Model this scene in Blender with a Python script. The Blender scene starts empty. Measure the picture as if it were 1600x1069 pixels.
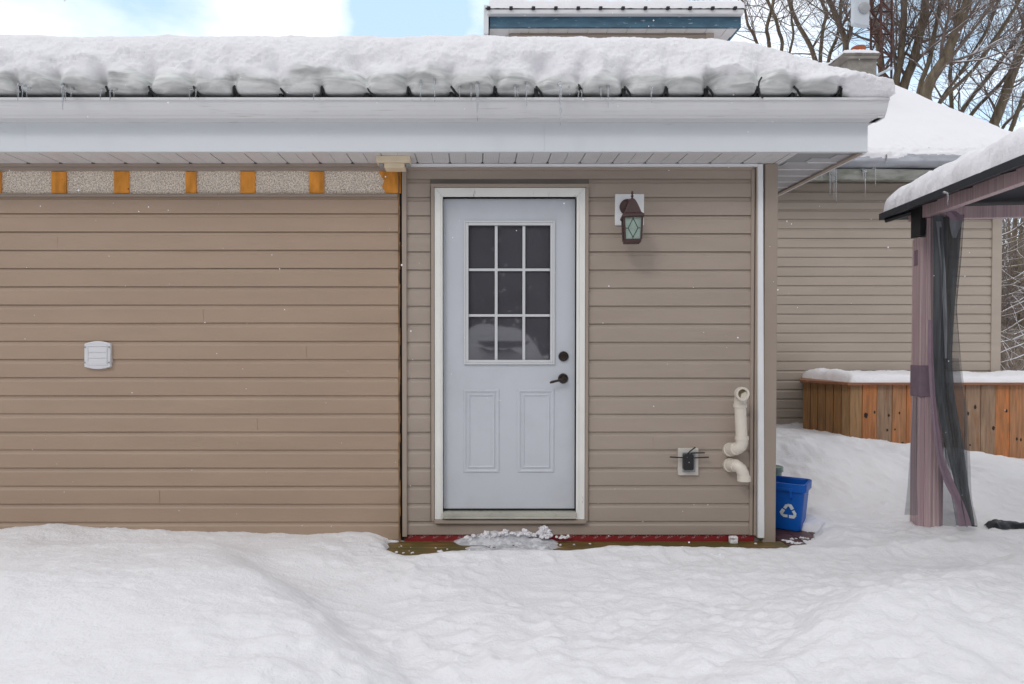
import bpy, bmesh, math, random
import numpy as np
from mathutils import Vector, Matrix
PI = math.pi
R = math.radians
random.seed(7)
col = bpy.context.scene.collection
SC = bpy.context.scene

# ------------------------------------------------------------------ camera maths
F, CX, HOR, CZ = 1045.0, 740.0, 540.0, 1.30
PITCH = R(0.9)
CY = HOR + F * math.tan(PITCH)
cp, sp = math.cos(PITCH), math.sin(PITCH)

def at(px, py, Y):
    """pixel of the photo -> world X, Z on the vertical plane at distance Y"""
    xc = (px - CX) / F
    yc = -(py - CY) / F
    dy = cp + yc * sp
    dz = -sp + yc * cp
    t = Y / dy
    return xc * t, CZ + dz * t

def PX(px, Y, py=540): return at(px, py, Y)[0]
def PZ(py, Y): return at(CX, py, Y)[1]
def P3(px, py, Y):
    x, z = at(px, py, Y)
    return Vector((x, Y, z))

cam = bpy.data.cameras.new('camera')
cam.sensor_width = 36
cam.lens = F * 36 / 1600
cam.shift_x = (800 - CX) / 1600
cam.shift_y = (CY - 534.5) / 1600
cam.clip_start = 0.05
cam.clip_end = 3000
co = bpy.data.objects.new('camera', cam)
col.objects.link(co)
co.location = (0, 0, CZ)
co.rotation_euler = (PI / 2 - PITCH, 0, 0)
SC.camera = co

# ------------------------------------------------------------------ noise
def _hash(ix, iy, iz, seed):
    h = (ix * 374761393 + iy * 668265263 + iz * 2147483647 + seed * 974711) & 0xffffffff
    h = ((h ^ (h >> 13)) * 1274126177) & 0xffffffff
    h = h ^ (h >> 16)
    return (h & 0xffff) / 65535.0

def vnoise(x, y, seed=0, z=None):
    x = np.asarray(x, float); y = np.asarray(y, float)
    z = np.zeros_like(x) if z is None else np.asarray(z, float)
    ix, iy, iz = np.floor(x).astype(np.int64), np.floor(y).astype(np.int64), np.floor(z).astype(np.int64)
    fx, fy, fz = x - ix, y - iy, z - iz
    ux, uy, uz = [t * t * t * (t * (t * 6 - 15) + 10) for t in (fx, fy, fz)]
    def c(a, b, d): return _hash(ix + a, iy + b, iz + d, seed)
    r = 0
    for d in (0, 1):
        v = (c(0, 0, d) * (1 - ux) + c(1, 0, d) * ux) * (1 - uy) + (c(0, 1, d) * (1 - ux) + c(1, 1, d) * ux) * uy
        r = r + v * (uz if d else 1 - uz)
    return r * 2 - 1

def fbm(x, y, seed=0, octv=4, z=None, gain=0.5):
    r = 0; a = 1.0; s = 1.0; n = 0
    for i in range(octv):
        r = r + a * vnoise(np.asarray(x) * s + 17.3 * i, np.asarray(y) * s - 9.1 * i, seed + i, None if z is None else np.asarray(z) * s)
        n += a; a *= gain; s *= 2.03
    return r / n

def sst(a, b, x):
    t = np.clip((np.asarray(x, float) - a) / (b - a), 0, 1)
    return t * t * (3 - 2 * t)

# ------------------------------------------------------------------ materials
def _rgb(h):
    """photo-like 0-255 value -> linear"""
    return tuple(((c / 255) / 12.92 if c / 255 <= 0.04045 else ((c / 255 + 0.055) / 1.055) ** 2.4) for c in h)

def mat(name, c, rough=0.6, var=0.08, scale=6, st=(1, 1, 1), bump=0.0, bscale=80, bst=None, metal=0.0,
        spec=0.5, c2=None, c2amt=(0.55, 0.75), c2scale=3.0, c2st=(1, 1, 1), sss=0.0, coat=0.0, trans=0.0, ior=1.5, alpha=1.0, snowtop=None, bdist=0.01):
    m = bpy.data.materials.new(name); m.use_nodes = True
    nt = m.node_tree; N = nt.nodes; L = nt.links
    b = N['Principled BSDF']
    tc = N.new('ShaderNodeTexCoord')
    mp = N.new('ShaderNodeMapping'); mp.inputs['Scale'].default_value = st
    L.new(tc.outputs['Object'], mp.inputs['Vector'])
    no = N.new('ShaderNodeTexNoise'); no.inputs['Scale'].default_value = scale; no.inputs['Detail'].default_value = 5
    L.new(mp.outputs[0], no.inputs['Vector'])
    mr = N.new('ShaderNodeMapRange')
    mr.inputs[1].default_value = 0.3; mr.inputs[2].default_value = 0.7
    mr.inputs[3].default_value = 1 - var; mr.inputs[4].default_value = 1 + var
    L.new(no.outputs['Fac'], mr.inputs[0])
    mul = N.new('ShaderNodeVectorMath'); mul.operation = 'SCALE'
    mul.inputs[0].default_value = c
    L.new(mr.outputs[0], mul.inputs['Scale'])
    out = mul.outputs[0]
    if c2 is not None:
        mp2 = N.new('ShaderNodeMapping'); mp2.inputs['Scale'].default_value = c2st
        L.new(tc.outputs['Object'], mp2.inputs['Vector'])
        n2 = N.new('ShaderNodeTexNoise'); n2.inputs['Scale'].default_value = c2scale; n2.inputs['Detail'].default_value = 8
        n2.inputs['Roughness'].default_value = 0.65
        L.new(mp2.outputs[0], n2.inputs['Vector'])
        r2 = N.new('ShaderNodeMapRange'); r2.inputs[1].default_value = c2amt[0]; r2.inputs[2].default_value = c2amt[1]
        L.new(n2.outputs['Fac'], r2.inputs[0])
        mx = N.new('ShaderNodeMix'); mx.data_type = 'RGBA'
        L.new(r2.outputs[0], mx.inputs[0]); L.new(out, mx.inputs[6]); mx.inputs[7].default_value = (*c2, 1)
        out = mx.outputs[2]
    if snowtop is not None:
        g = N.new('ShaderNodeNewGeometry'); sx = N.new('ShaderNodeSeparateXYZ')
        L.new(g.outputs['Normal'], sx.inputs[0])
        n3 = N.new('ShaderNodeTexNoise'); n3.inputs['Scale'].default_value = 1.3
        L.new(tc.outputs['Object'], n3.inputs['Vector'])
        ad = N.new('ShaderNodeMath'); ad.operation = 'ADD'
        L.new(sx.outputs['Z'], ad.inputs[0]); L.new(n3.outputs['Fac'], ad.inputs[1])
        r3 = N.new('ShaderNodeMapRange'); r3.inputs[1].default_value = snowtop + 0.5; r3.inputs[2].default_value = snowtop + 0.6
        L.new(ad.outputs[0], r3.inputs[0])
        mx = N.new('ShaderNodeMix'); mx.data_type = 'RGBA'
        L.new(r3.outputs[0], mx.inputs[0]); L.new(out, mx.inputs[6]); mx.inputs[7].default_value = (0.82, 0.82, 0.86, 1)
        out = mx.outputs[2]
    L.new(out, b.inputs['Base Color'])
    b.inputs['Roughness'].default_value = rough
    b.inputs['Metallic'].default_value = metal
    b.inputs['Specular IOR Level'].default_value = spec
    b.inputs['IOR'].default_value = ior
    b.inputs['Transmission Weight'].default_value = trans
    b.inputs['Coat Weight'].default_value = coat
    b.inputs['Coat Roughness'].default_value = 0.08
    if sss > 0:
        b.inputs['Subsurface Weight'].default_value = sss
        b.inputs['Subsurface Radius'].default_value = (1.0, 1.0, 1.0)
        b.inputs['Subsurface Scale'].default_value = 0.02
    if bump > 0:
        mp3 = N.new('ShaderNodeMapping'); mp3.inputs['Scale'].default_value = bst or st
        L.new(tc.outputs['Object'], mp3.inputs['Vector'])
        nb = N.new('ShaderNodeTexNoise'); nb.inputs['Scale'].default_value = bscale; nb.inputs['Detail'].default_value = 6
        nb.inputs['Roughness'].default_value = 0.6
        L.new(mp3.outputs[0], nb.inputs['Vector'])
        bp = N.new('ShaderNodeBump'); bp.inputs['Strength'].default_value = bump; bp.inputs['Distance'].default_value = bdist
        L.new(nb.outputs['Fac'], bp.inputs['Height']); L.new(bp.outputs[0], b.inputs['Normal'])
    if alpha < 1:
        b.inputs['Alpha'].default_value = alpha
    return m

def setmix(m, stops):  pass

M = {}
M['siding'] = mat('siding', (0.395, 0.285, 0.205), 0.5, 0.05, 3, (0.5, 1, 2), 0.16, 30, (0.6, 3, 12), c2=(0.365, 0.265, 0.19), c2scale=1.2, c2st=(0.4, 1, 3))
M['siding_right'] = mat('siding_right', (0.385, 0.315, 0.26), 0.5, 0.05, 3, (0.5, 1, 2), 0.16, 30, (0.6, 3, 12), c2=(0.335, 0.27, 0.222), c2scale=1.6, c2st=(0.4, 1, 3))
M['siding_rear'] = mat('siding_rear', (0.43, 0.362, 0.30), 0.5, 0.05, 3, (0.5, 1, 2), 0.12, 30, (0.6, 3, 12), c2=(0.39, 0.33, 0.27), c2scale=1.2, c2st=(0.4, 1, 3))
M['trim_tan'] = mat('trim_tan', (0.37, 0.30, 0.245), 0.45, 0.04, 4)
M['alu'] = mat('painted_aluminium', (0.72, 0.745, 0.77), 0.38, 0.03, 2, (0.3, 1, 1), 0.03, 120, c2=(0.44, 0.45, 0.46), c2amt=(0.66, 0.85), c2scale=9, c2st=(0.4, 1, 4))
M['alu_gut'] = mat('gutter_aluminium', (0.70, 0.70, 0.705), 0.35, 0.04, 2, (0.3, 1, 1), 0.03, 120, c2=(0.36, 0.34, 0.31), c2amt=(0.58, 0.8), c2scale=14, c2st=(0.25, 1, 9))
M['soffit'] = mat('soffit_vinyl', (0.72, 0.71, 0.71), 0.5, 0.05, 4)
M['white_trim'] = mat('white_trim', (0.84, 0.85, 0.86), 0.4, 0.03, 5)
M['frame_paint'] = mat('worn_cream_paint', (0.82, 0.81, 0.77), 0.5, 0.04, 5, (1, 1, 1), 0.1, 40, c2=(0.36, 0.30, 0.22), c2amt=(0.64, 0.72), c2scale=7, c2st=(3, 3, 0.8))
M['door_paint'] = mat('door_paint', (0.57, 0.59, 0.63), 0.35, 0.02, 2, (1, 1, 1), 0.04, 60, c2=(0.50, 0.515, 0.545), c2amt=(.5, .85), c2scale=2.5)
M['lite_frame'] = mat('window_frame_plastic', (0.63, 0.64, 0.65), 0.4, 0.02, 2)
M['black'] = mat('black', (0.012, 0.012, 0.013), 0.6, 0.2, 12)
M['rubber'] = mat('black_plastic', (0.014, 0.014, 0.016), 0.35, 0.1, 12)
M['bronze'] = mat('bronze', (0.045, 0.034, 0.028), 0.32, 0.3, 30, metal=0.6)
M['rust_brown'] = mat('lantern_metal', (0.055, 0.022, 0.02), 0.5, 0.25, 30, bump=0.2, bscale=120)
M['lantern_glass'] = mat('lantern_glass', (0.30, 0.38, 0.33), 0.25, 0.12, 18, bump=0.3, bscale=60)
M['wood_sill'] = mat('wet_wood', (0.17, 0.11, 0.035), 0.45, 0.4, 10, (0.5, 3, 3), 0.5, 30, (0.5, 4, 4), c2=(0.11, 0.095, 0.025), c2amt=(0.45, 0.6), c2scale=5)
M['deck_red'] = mat('deck_board', (0.11, 0.05, 0.04), 0.45, 0.35, 12, (0.6, 3, 3), 0.4, 30)
M['tape'] = mat('red_tape', (0.27, 0.018, 0.022), 0.55, 0.1, 12)
M['tape_print'] = mat('tape_print', (0.55, 0.36, 0.38), 0.5, 0.1, 12)
M['stucco'] = mat('pebbled_board', (0.80, 0.71, 0.60), 0.9, 0.6, 120, bump=0.7, bscale=110, spec=0.1)
M['stud'] = mat('orange_wood', (0.80, 0.33, 0.06), 0.6, 0.3, 9, (2, 2, 0.7), 0.3, 40, c2=(0.16, 0.05, 0.012), c2amt=(0.64, 0.70), c2scale=14, spec=0.15)
M['raw_edge'] = mat('raw_edge', (0.22, 0.115, 0.045), 0.8, 0.6, 40, (1, 1, 0.3), 0.5, 60)
M['snow'] = mat('snow', (0.895, 0.885, 0.905), 0.85, 0.012, 3, bump=0.55, bscale=60, sss=0.6, spec=0.2, bdist=0.02)
M['snow_roof'] = mat('roof_snow', (0.88, 0.865, 0.89), 0.9, 0.012, 3, bump=0.7, bscale=55, spec=0.15, bdist=0.012)
M['ice'] = mat('packed_ice', (0.76, 0.765, 0.75), 0.38, 0.22, 5, (0.5, 1, 3), 0.6, 9, (0.6, 1, 4), spec=0.4, c2=(0.50, 0.51, 0.50), c2amt=(0.48, 0.72), c2scale=6, c2st=(0.7, 1, 4), coat=0.12)
M['ice_rear'] = mat('grey_ice', (0.42, 0.43, 0.47), 0.3, 0.25, 4, (0.4, 1, 3), 0.4, 9, c2=(0.26, 0.27, 0.3), c2scale=3, coat=0.3)
def snow_ice():
    m = M['snow_roof'].copy(); m.name = 'snow_over_ice'
    nt = m.node_tree; N = nt.nodes; L = nt.links; b = N['Principled BSDF']
    src = b.inputs['Base Color'].links[0].from_socket
    tc = N.new('ShaderNodeTexCoord'); mp = N.new('ShaderNodeMapping'); mp.inputs['Scale'].default_value = (.7, 1, 4); L.new(tc.outputs['Object'], mp.inputs[0])
    no = N.new('ShaderNodeTexNoise'); no.inputs['Scale'].default_value = 7; no.inputs['Detail'].default_value = 5; no.inputs['Distortion'].default_value = .6; L.new(mp.outputs[0], no.inputs['Vector'])
    cr = N.new('ShaderNodeMix'); cr.data_type = 'RGBA'; cr.inputs[6].default_value = (.42, .43, .42, 1); cr.inputs[7].default_value = (.80, .81, .79, 1)
    mr = N.new('ShaderNodeMapRange'); mr.inputs[1].default_value = .32; mr.inputs[2].default_value = .62; L.new(no.outputs['Fac'], mr.inputs[0]); L.new(mr.outputs[0], cr.inputs[0])
    at_ = N.new('ShaderNodeAttribute'); at_.attribute_name = 'icy'
    mx = N.new('ShaderNodeMix'); mx.data_type = 'RGBA'; L.new(at_.outputs['Fac'], mx.inputs[0]); L.new(src, mx.inputs[6]); L.new(cr.outputs[2], mx.inputs[7]); L.new(mx.outputs[2], b.inputs['Base Color'])
    r = N.new('ShaderNodeMapRange'); r.inputs[3].default_value = .9; r.inputs[4].default_value = .3; L.new(at_.outputs['Fac'], r.inputs[0]); L.new(r.outputs[0], b.inputs['Roughness'])
    r = N.new('ShaderNodeMapRange'); r.inputs[3].default_value = .15; r.inputs[4].default_value = .5; L.new(at_.outputs['Fac'], r.inputs[0]); L.new(r.outputs[0], b.inputs['Specular IOR Level'])
    r = N.new('ShaderNodeMapRange'); r.inputs[3].default_value = .7; r.inputs[4].default_value = .25; L.new(at_.outputs['Fac'], r.inputs[0])
    for n_ in N:
        if n_.type == 'BUMP': L.new(r.outputs[0], n_.inputs['Strength'])
    return m
M['snow_ice'] = snow_ice()
M['slush'] = mat('grey_slush', (0.50, 0.50, 0.52), 0.3, 0.3, 14, (0.5, 1, 1), 0.9, 40, c2=(0.72, 0.72, 0.75), c2amt=(0.45, 0.6), c2scale=16, coat=0.3)
M['icicle'] = mat('icicle_ice', (0.9, 0.93, 0.96), 0.06, 0.02, 5, trans=0.75, ior=1.31, bump=0.3, bscale=60)
M['shingle'] = mat('shingle', (0.03, 0.03, 0.032), 0.9, 0.3, 20)
M['pvc'] = mat('cream_pvc', (0.72, 0.66, 0.57), 0.3, 0.04, 6)
M['pvc_in'] = mat('pvc_inside', (0.20, 0.16, 0.085), 0.6, 0.3, 30)
M['vent'] = mat('vent_plastic', (0.70, 0.70, 0.72), 0.35, 0.02, 6)
M['plate'] = mat('outlet_plate', (0.62, 0.585, 0.53), 0.4, 0.03, 6)
M['plate_grey'] = mat('outlet_grey', (0.33, 0.34, 0.35), 0.4, 0.05, 6)
M['beige'] = mat('beige_plastic', (0.82, 0.70, 0.51), 0.45, 0.05, 9, c2=(0.3, 0.23, 0.15), c2amt=(0.7, 0.75), c2scale=12)
M['bin_blue'] = mat('blue_plastic', (0.003, 0.11, 0.50), 0.42, 0.08, 6, bump=0.1, bscale=90, spec=0.3)
M['bin_white'] = mat('white_print', (0.72, 0.80, 0.82), 0.5, 0.05, 12)
M['jar'] = mat('pale_green_glass', (0.22, 0.31, 0.27), 0.25, 0.1, 12)
M['gaz_pink'] = mat('mauve_aluminium', (0.50, 0.355, 0.385), 0.45, 0.22, 16, (4, 4, 0.04), 0.15, 60, (4, 4, 0.1), c2=(0.62, 0.50, 0.47), c2amt=(0.48, 0.62), c2scale=22, c2st=(5, 5, 0.04))
M['gaz_black'] = mat('black_steel', (0.018, 0.019, 0.022), 0.45, 0.2, 20)
M['gaz_roof'] = mat('dark_roof_panel', (0.022, 0.026, 0.033), 0.5, 0.1, 4)
M['hem'] = mat('mauve_fabric', (0.24, 0.17, 0.21), 0.85, 0.08, 20, bump=0.2, bscale=200)
M['net'] = mat('grey_netting', (0.11, 0.115, 0.125), 0.9, 0.2, 30, (1, 1, 0.2), alpha=0.45)
M['net_dense'] = mat('folded_netting', (0.075, 0.083, 0.09), 0.9, 0.35, 20, (3, 3, 0.15), alpha=0.92)
M['net_pale'] = mat('pale_netting', (0.22, 0.23, 0.25), 0.9, 0.2, 30, (1, 1, 0.2), alpha=0.85)
M['tarp'] = mat('black_fabric', (0.012, 0.013, 0.018), 0.45, 0.2, 20, bump=0.4, bscale=40)
for nm, c in (('wood_orange', (0.44, 0.175, 0.06)), ('wood_grey', (0.31, 0.20, 0.125)), ('wood_tan', (0.36, 0.21, 0.095)), ('wood_brown', (0.28, 0.145, 0.055)), ('wood_red', (0.40, 0.19, 0.085))):
    M[nm] = mat(nm, c, 0.6, 0.28, 7, (6, 6, 0.5), 0.35, 30, (6, 6, 0.5), c2=(c[0] * 1.55, c[1] * 1.15, c[2] * 0.7) if nm != 'wood_grey' else (0.27, 0.13, 0.06), c2amt=(0.55, 0.72), c2scale=4, c2st=(4, 4, 0.6))
M['knot'] = mat('knot', (0.02, 0.012, 0.008), 0.6, 0.3, 60)
M['cap_wood'] = mat('cap_board', (0.27, 0.115, 0.06), 0.55, 0.25, 9, (0.4, 3, 3), 0.3, 30)
M['blue_fascia'] = mat('peeling_blue_paint', (0.055, 0.13, 0.19), 0.55, 0.25, 8, (0.5, 1, 2), c2=(0.42, 0.47, 0.50), c2amt=(0.60, 0.66), c2scale=16, c2st=(0.5, 1, 2.5))
M['gutter_old'] = mat('weathered_gutter', (0.33, 0.33, 0.30), 0.5, 0.2, 4, c2=(0.16, 0.17, 0.13), c2amt=(.45, .65), c2scale=5, c2st=(.6, 1, 3))
M['sill_metal'] = mat('worn_sill', (0.46, 0.445, 0.38), 0.4, 0.2, 6, (.5, 1, 1), c2=(0.20, 0.16, 0.09), c2amt=(.6, .72), c2scale=9, c2st=(.6, 1, 1))
M['concrete'] = mat('chimney_parging', (0.27, 0.25, 0.22), 0.85, 0.2, 9, bump=0.4, bscale=40)
M['clay'] = mat('clay_flue', (0.34, 0.095, 0.04), 0.8, 0.2, 12)
M['rust'] = mat('rusty_steel', (0.085, 0.035, 0.026), 0.8, 0.5, 20, c2=(0.04, 0.032, 0.03), c2scale=9)
M['dish'] = mat('antenna_panel', (0.52, 0.56, 0.60), 0.4, 0.03, 5)
M['bark'] = mat('bark', (0.18, 0.145, 0.105), 0.95, 0.35, 6, (3, 3, 0.5), 0.8, 25, (3, 3, 0.5), c2=(0.15, 0.145, 0.075), c2scale=3, snowtop=0.62, spec=0.1)
M['twig'] = mat('twig_bark', (0.19, 0.15, 0.13), 0.95, 0.3, 3, spec=0.1, snowtop=0.5)
M['twig_far'] = mat('far_twig_bark', (0.22, 0.185, 0.165), 0.95, 0.5, 0.5, spec=0.1, snowtop=0.82)
M['brush'] = mat('brush_stem', (0.25, 0.205, 0.17), 0.95, 0.5, 0.8, spec=0.1, snowtop=0.8)
M['added_foliage_leaf'] = mat('added_foliage_leaf', (0.045, 0.055, 0.035), 0.9, 0.4, 1, spec=0.1)
M['leaf'] = mat('dry_leaf', (0.38, 0.20, 0.09), 0.8, 0.3, 9)
M['flake'] = mat('snowflake', (0.9, 0.9, 0.92), 0.8, 0.01, 9)
M['plywood'] = mat('room_board', (0.055, 0.045, 0.042), 0.8, 0.2, 3)
M['house_inner'] = mat('house_wall_core', (0.25, 0.22, 0.19), 0.8, 0.1, 3)

def glass_mat():
    m = mat('door_glass', (0.080, 0.077, 0.088), 0.03, 0.1, 3, spec=0.5, ior=2.0)
    return m
M['glass'] = glass_mat()

def soffit_holes():
    m = M['soffit'].copy(); m.name = 'perforated_soffit'
    nt = m.node_tree; N = nt.nodes; L = nt.links
    b = N['Principled BSDF']; src = b.inputs['Base Color'].links[0].from_socket
    v = N.new('ShaderNodeTexVoronoi'); v.inputs['Scale'].default_value = 95; v.inputs['Randomness'].default_value = 0.1
    tc = N.new('ShaderNodeTexCoord'); L.new(tc.outputs['Object'], v.inputs['Vector'])
    r = N.new('ShaderNodeMapRange'); r.inputs[1].default_value = 0.18; r.inputs[2].default_value = 0.30; r.inputs[3].default_value = 0.25
    L.new(v.outputs['Distance'], r.inputs[0])
    mu = N.new('ShaderNodeVectorMath'); mu.operation = 'SCALE'
    L.new(src, mu.inputs[0]); L.new(r.outputs[0], mu.inputs['Scale']); L.new(mu.outputs[0], b.inputs['Base Color'])
    return m
M['soffit_perf'] = soffit_holes()
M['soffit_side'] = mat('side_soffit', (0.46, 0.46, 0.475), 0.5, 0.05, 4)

# ------------------------------------------------------------------ mesh builder
class MB:
    def __init__(s): s.v = []; s.f = []; s.mi = []; s.cur = 0
    def add(s, vs, fs):
        o = len(s.v); s.v.extend([tuple(v) for v in vs])
        for f in fs: s.f.append(tuple(i + o for i in f)); s.mi.append(s.cur)
        return s
    def box(s, x0, x1, y0, y1, z0, z1):
        vs = [(x0, y0, z0), (x1, y0, z0), (x1, y1, z0), (x0, y1, z0), (x0, y0, z1), (x1, y0, z1), (x1, y1, z1), (x0, y1, z1)]
        return s.add(vs, [(0, 3, 2, 1), (4, 5, 6, 7), (0, 1, 5, 4), (1, 2, 6, 5), (2, 3, 7, 6), (3, 0, 4, 7)])
    def prism(s, poly, axis, a, b):
        """extrude 2-D polygon. axis 'x': poly=(y,z); 'y': poly=(x,z); 'z': poly=(x,y)"""
        n = len(poly)
        def p(q, t):
            return (t, q[0], q[1]) if axis == 'x' else (q[0], t, q[1]) if axis == 'y' else (q[0], q[1], t)
        vs = [p(q, a) for q in poly] + [p(q, b) for q in poly]
        fs = [(i, (i + 1) % n, (i + 1) % n + n, i + n) for i in range(n)]
        fs += [tuple(range(n))[::-1], tuple(range(n, 2 * n))]
        return s.add(vs, fs)
    def quadsheet(s, prof, axis, a, b):
        n = len(prof)
        def p(q, t): return (t, q[0], q[1]) if axis == 'x' else (q[0], t, q[1]) if axis == 'y' else (q[0], q[1], t)
        vs = [p(q, a) for q in prof] + [p(q, b) for q in prof]
        return s.add(vs, [(i, i + 1, i + 1 + n, i + n) for i in range(n - 1)])
    def tube(s, pts, rad, n=8, cap=True):
        pts = [Vector(p) for p in pts]
        m = len(pts)
        rad = rad if hasattr(rad, '__len__') else [rad] * m
        t0 = (pts[1] - pts[0]).normalized()
        up = Vector((0, 0, 1)) if abs(t0.z) < 0.9 else Vector((1, 0, 0))
        nrm = t0.cross(up).normalized()
        vs = []
        for i in range(m):
            t = (pts[min(i + 1, m - 1)] - pts[max(i - 1, 0)])
            if t.length < 1e-9: t = t0
            t = t.normalized()
            nrm = (nrm - t * nrm.dot(t))
            nrm = nrm.normalized() if nrm.length > 1e-6 else t.orthogonal().normalized()
            bn = t.cross(nrm)
            for k in range(n):
                a = 2 * PI * k / n
                vs.append(pts[i] + (nrm * math.cos(a) + bn * math.sin(a)) * rad[i])
        fs = [(i * n + k, i * n + (k + 1) % n, (i + 1) * n + (k + 1) % n, (i + 1) * n + k) for i in range(m - 1) for k in range(n)]
        if cap: fs += [tuple(range(n))[::-1], tuple(range((m - 1) * n, m * n))]
        return s.add(vs, fs)
    def lathe(s, prof, c, axis='z', n=20, cap=True):
        """prof: (r, h) pairs"""
        vs = []
        for r, h in prof:
            for k in range(n):
                a = 2 * PI * k / n
                u, w = r * math.cos(a), r * math.sin(a)
                vs.append((c[0] + u, c[1] + w, c[2] + h) if axis == 'z' else (c[0] + u, c[1] + h, c[2] + w) if axis == 'y' else (c[0] + h, c[1] + u, c[2] + w))
        m = len(prof)
        fs = [(i * n + k, i * n + (k + 1) % n, (i + 1) * n + (k + 1) % n, (i + 1) * n + k) for i in range(m - 1) for k in range(n)]
        if cap: fs += [tuple(range(n))[::-1], tuple(range((m - 1) * n, m * n))]
        return s.add(vs, fs)
    def grid(s, A):
        """A: (n, m, 3) array"""
        n, m = A.shape[:2]
        o = len(s.v)
        s.v.extend(map(tuple, A.reshape(-1, 3).tolist()))
        for i in range(n - 1):
            for j in range(m - 1):
                s.f.append((o + i * m + j, o + i * m + j + 1, o + (i + 1) * m + j + 1, o + (i + 1) * m + j)); s.mi.append(s.cur)
        return s
    def build(s, name, mats, parent=None, smooth=False, bevel=0.0, auto=None, fixn=True):
        me = bpy.data.meshes.new(name)
        me.from_pydata(s.v, [], s.f)
        if not isinstance(mats, (list, tuple)): mats = [mats]
        for m_ in mats: me.materials.append(m_ if not isinstance(m_, str) else M[m_])
        if len(mats) > 1: me.polygons.foreach_set('material_index', s.mi)
        me.update()
        if fixn:
            bm = bmesh.new(); bm.from_mesh(me)
            bmesh.ops.recalc_face_normals(bm, faces=bm.faces)
            bm.to_mesh(me); bm.free()
        o = bpy.data.objects.new(name, me); col.objects.link(o)
        if smooth:
            me.polygons.foreach_set('use_smooth', [True] * len(me.polygons))
            if auto:
                me.set_sharp_from_angle(angle=R(auto))
        if bevel > 0:
            b = o.modifiers.new('bevel', 'BEVEL'); b.width = bevel; b.segments = 2; b.limit_method = 'ANGLE'; b.angle_limit = R(40)
        if parent is not None: attach(o, parent)
        return o

def attach(o, parent):
    o.parent = parent
    loc = Vector(parent.location)
    p = parent.parent
    while p is not None:
        p = p.parent
    if parent.type == 'EMPTY':
        o.matrix_parent_inverse = Matrix.Translation(-loc)

def empty(name, loc=(0, 0, 0)):
    o = bpy.data.objects.new(name, None); col.objects.link(o); o.location = loc; o.empty_display_size = 0.2
    return o

def child_of(o, par):
    o.parent = par
    o.matrix_parent_inverse = Matrix.Identity(4)
def tag(o, label=None, cat=None, group=None, kind=None):
    if label: o['label'] = label
    if cat: o['category'] = cat
    if group: o['group'] = group
    if kind: o['kind'] = kind
    return o

def rrect(x0, x1, z0, z1, r, n=4):
    pts = []
    for cx, cz, a0 in ((x1 - r, z1 - r, 0), (x0 + r, z1 - r, 90), (x0 + r, z0 + r, 180), (x1 - r, z0 + r, 270)):
        for k in range(n + 1):
            a = R(a0 + 90 * k / n); pts.append((cx + r * math.cos(a), cz + r * math.sin(a)))
    return pts

# ------------------------------------------------------------------ THE HOUSE
WY = 4.43          # front wall plane
FY = 4.12          # front fascia plane
house = empty('house', (0, WY, 0))
tag(house, 'tan vinyl sided house with white door, white eaves and blue fascia above', 'house')

def siding(name, m, x0, x1, zref, h, zlo, zhi, Y, holes=(), joints=(), parent=house, out=0.0135):
    """dutch lap courses along X, facing -Y. zref is one course's bottom edge. holes=(xa,xb,za,zb)"""
    mb = MB()
    k0 = math.floor((zlo - zref) / h); k1 = math.ceil((zhi - zref) / h)
    for k in range(k0, k1):
        a = zref + k * h
        prof = [(Y - 0.001, a + .004), (Y - out, a + 0.0005), (Y - out, a + 0.006), (Y - out + 0.0008, a + 0.74 * h), (Y - out * .45, a + 0.83 * h), (Y - 0.003, a + h)]
        # clip in z
        def clip(pr):
            res = []
            for i, (y, z) in enumerate(pr):
                if z < zlo - 1e-9:
                    if i + 1 < len(pr) and pr[i + 1][1] > zlo:
                        y2, z2 = pr[i + 1]; t = (zlo - z) / (z2 - z); res.append((y + (y2 - y) * t, zlo))
                elif z > zhi + 1e-9:
                    if i and pr[i - 1][1] < zhi:
                        y2, z2 = pr[i - 1]; t = (zhi - z2) / (z - z2); res.append((y2 + (y - y2) * t, zhi))
                else: res.append((y, z))
            return res
        pr = clip(prof)
        if len(pr) < 2: continue
        spans = [(x0, x1)]
        for (xa, xb, za, zb) in holes:
            if pr[-1][1] > za + 0.01 and pr[0][1] < zb - 0.01:
                ns = []
                for s0, s1 in spans:
                    if xa > s0: ns.append((s0, min(xa, s1)))
                    if xb < s1: ns.append((max(xb, s0), s1))
                spans = [s_ for s_ in ns if s_[1] - s_[0] > 1e-4]
        for s0, s1 in spans:
            nn_ = max(2, int((s1 - s0) / .22) + 1); xx_ = np.linspace(s0, s1, nn_)
            wy = vnoise(xx_ * 1.7, xx_ * 0 + k * 3.3, 301) * .0022; wz = vnoise(xx_ * .8, xx_ * 0 + k * 1.7, 305) * .0010
            A_ = np.zeros((nn_, len(pr), 3))
            for q_, (yy_, zz_) in enumerate(pr):
                f_ = 0 if q_ in (0, len(pr) - 1) else 1
                A_[:, q_, 0] = xx_; A_[:, q_, 1] = yy_ + wy * f_; A_[:, q_, 2] = zz_ + (wz if q_ < 4 and k > k0 else 0)
            mb.grid(A_)
            for (xj, kk) in joints:
                if kk == k and s0 < xj < s1:
                    mb.box(xj, xj + .0016, Y - out - .0004, Y, pr[0][1], pr[0][1] + .72 * (pr[-1][1] - pr[0][1]))
                    pass
    return mb.build(name, m, parent, smooth=False, fixn=False)

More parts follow.
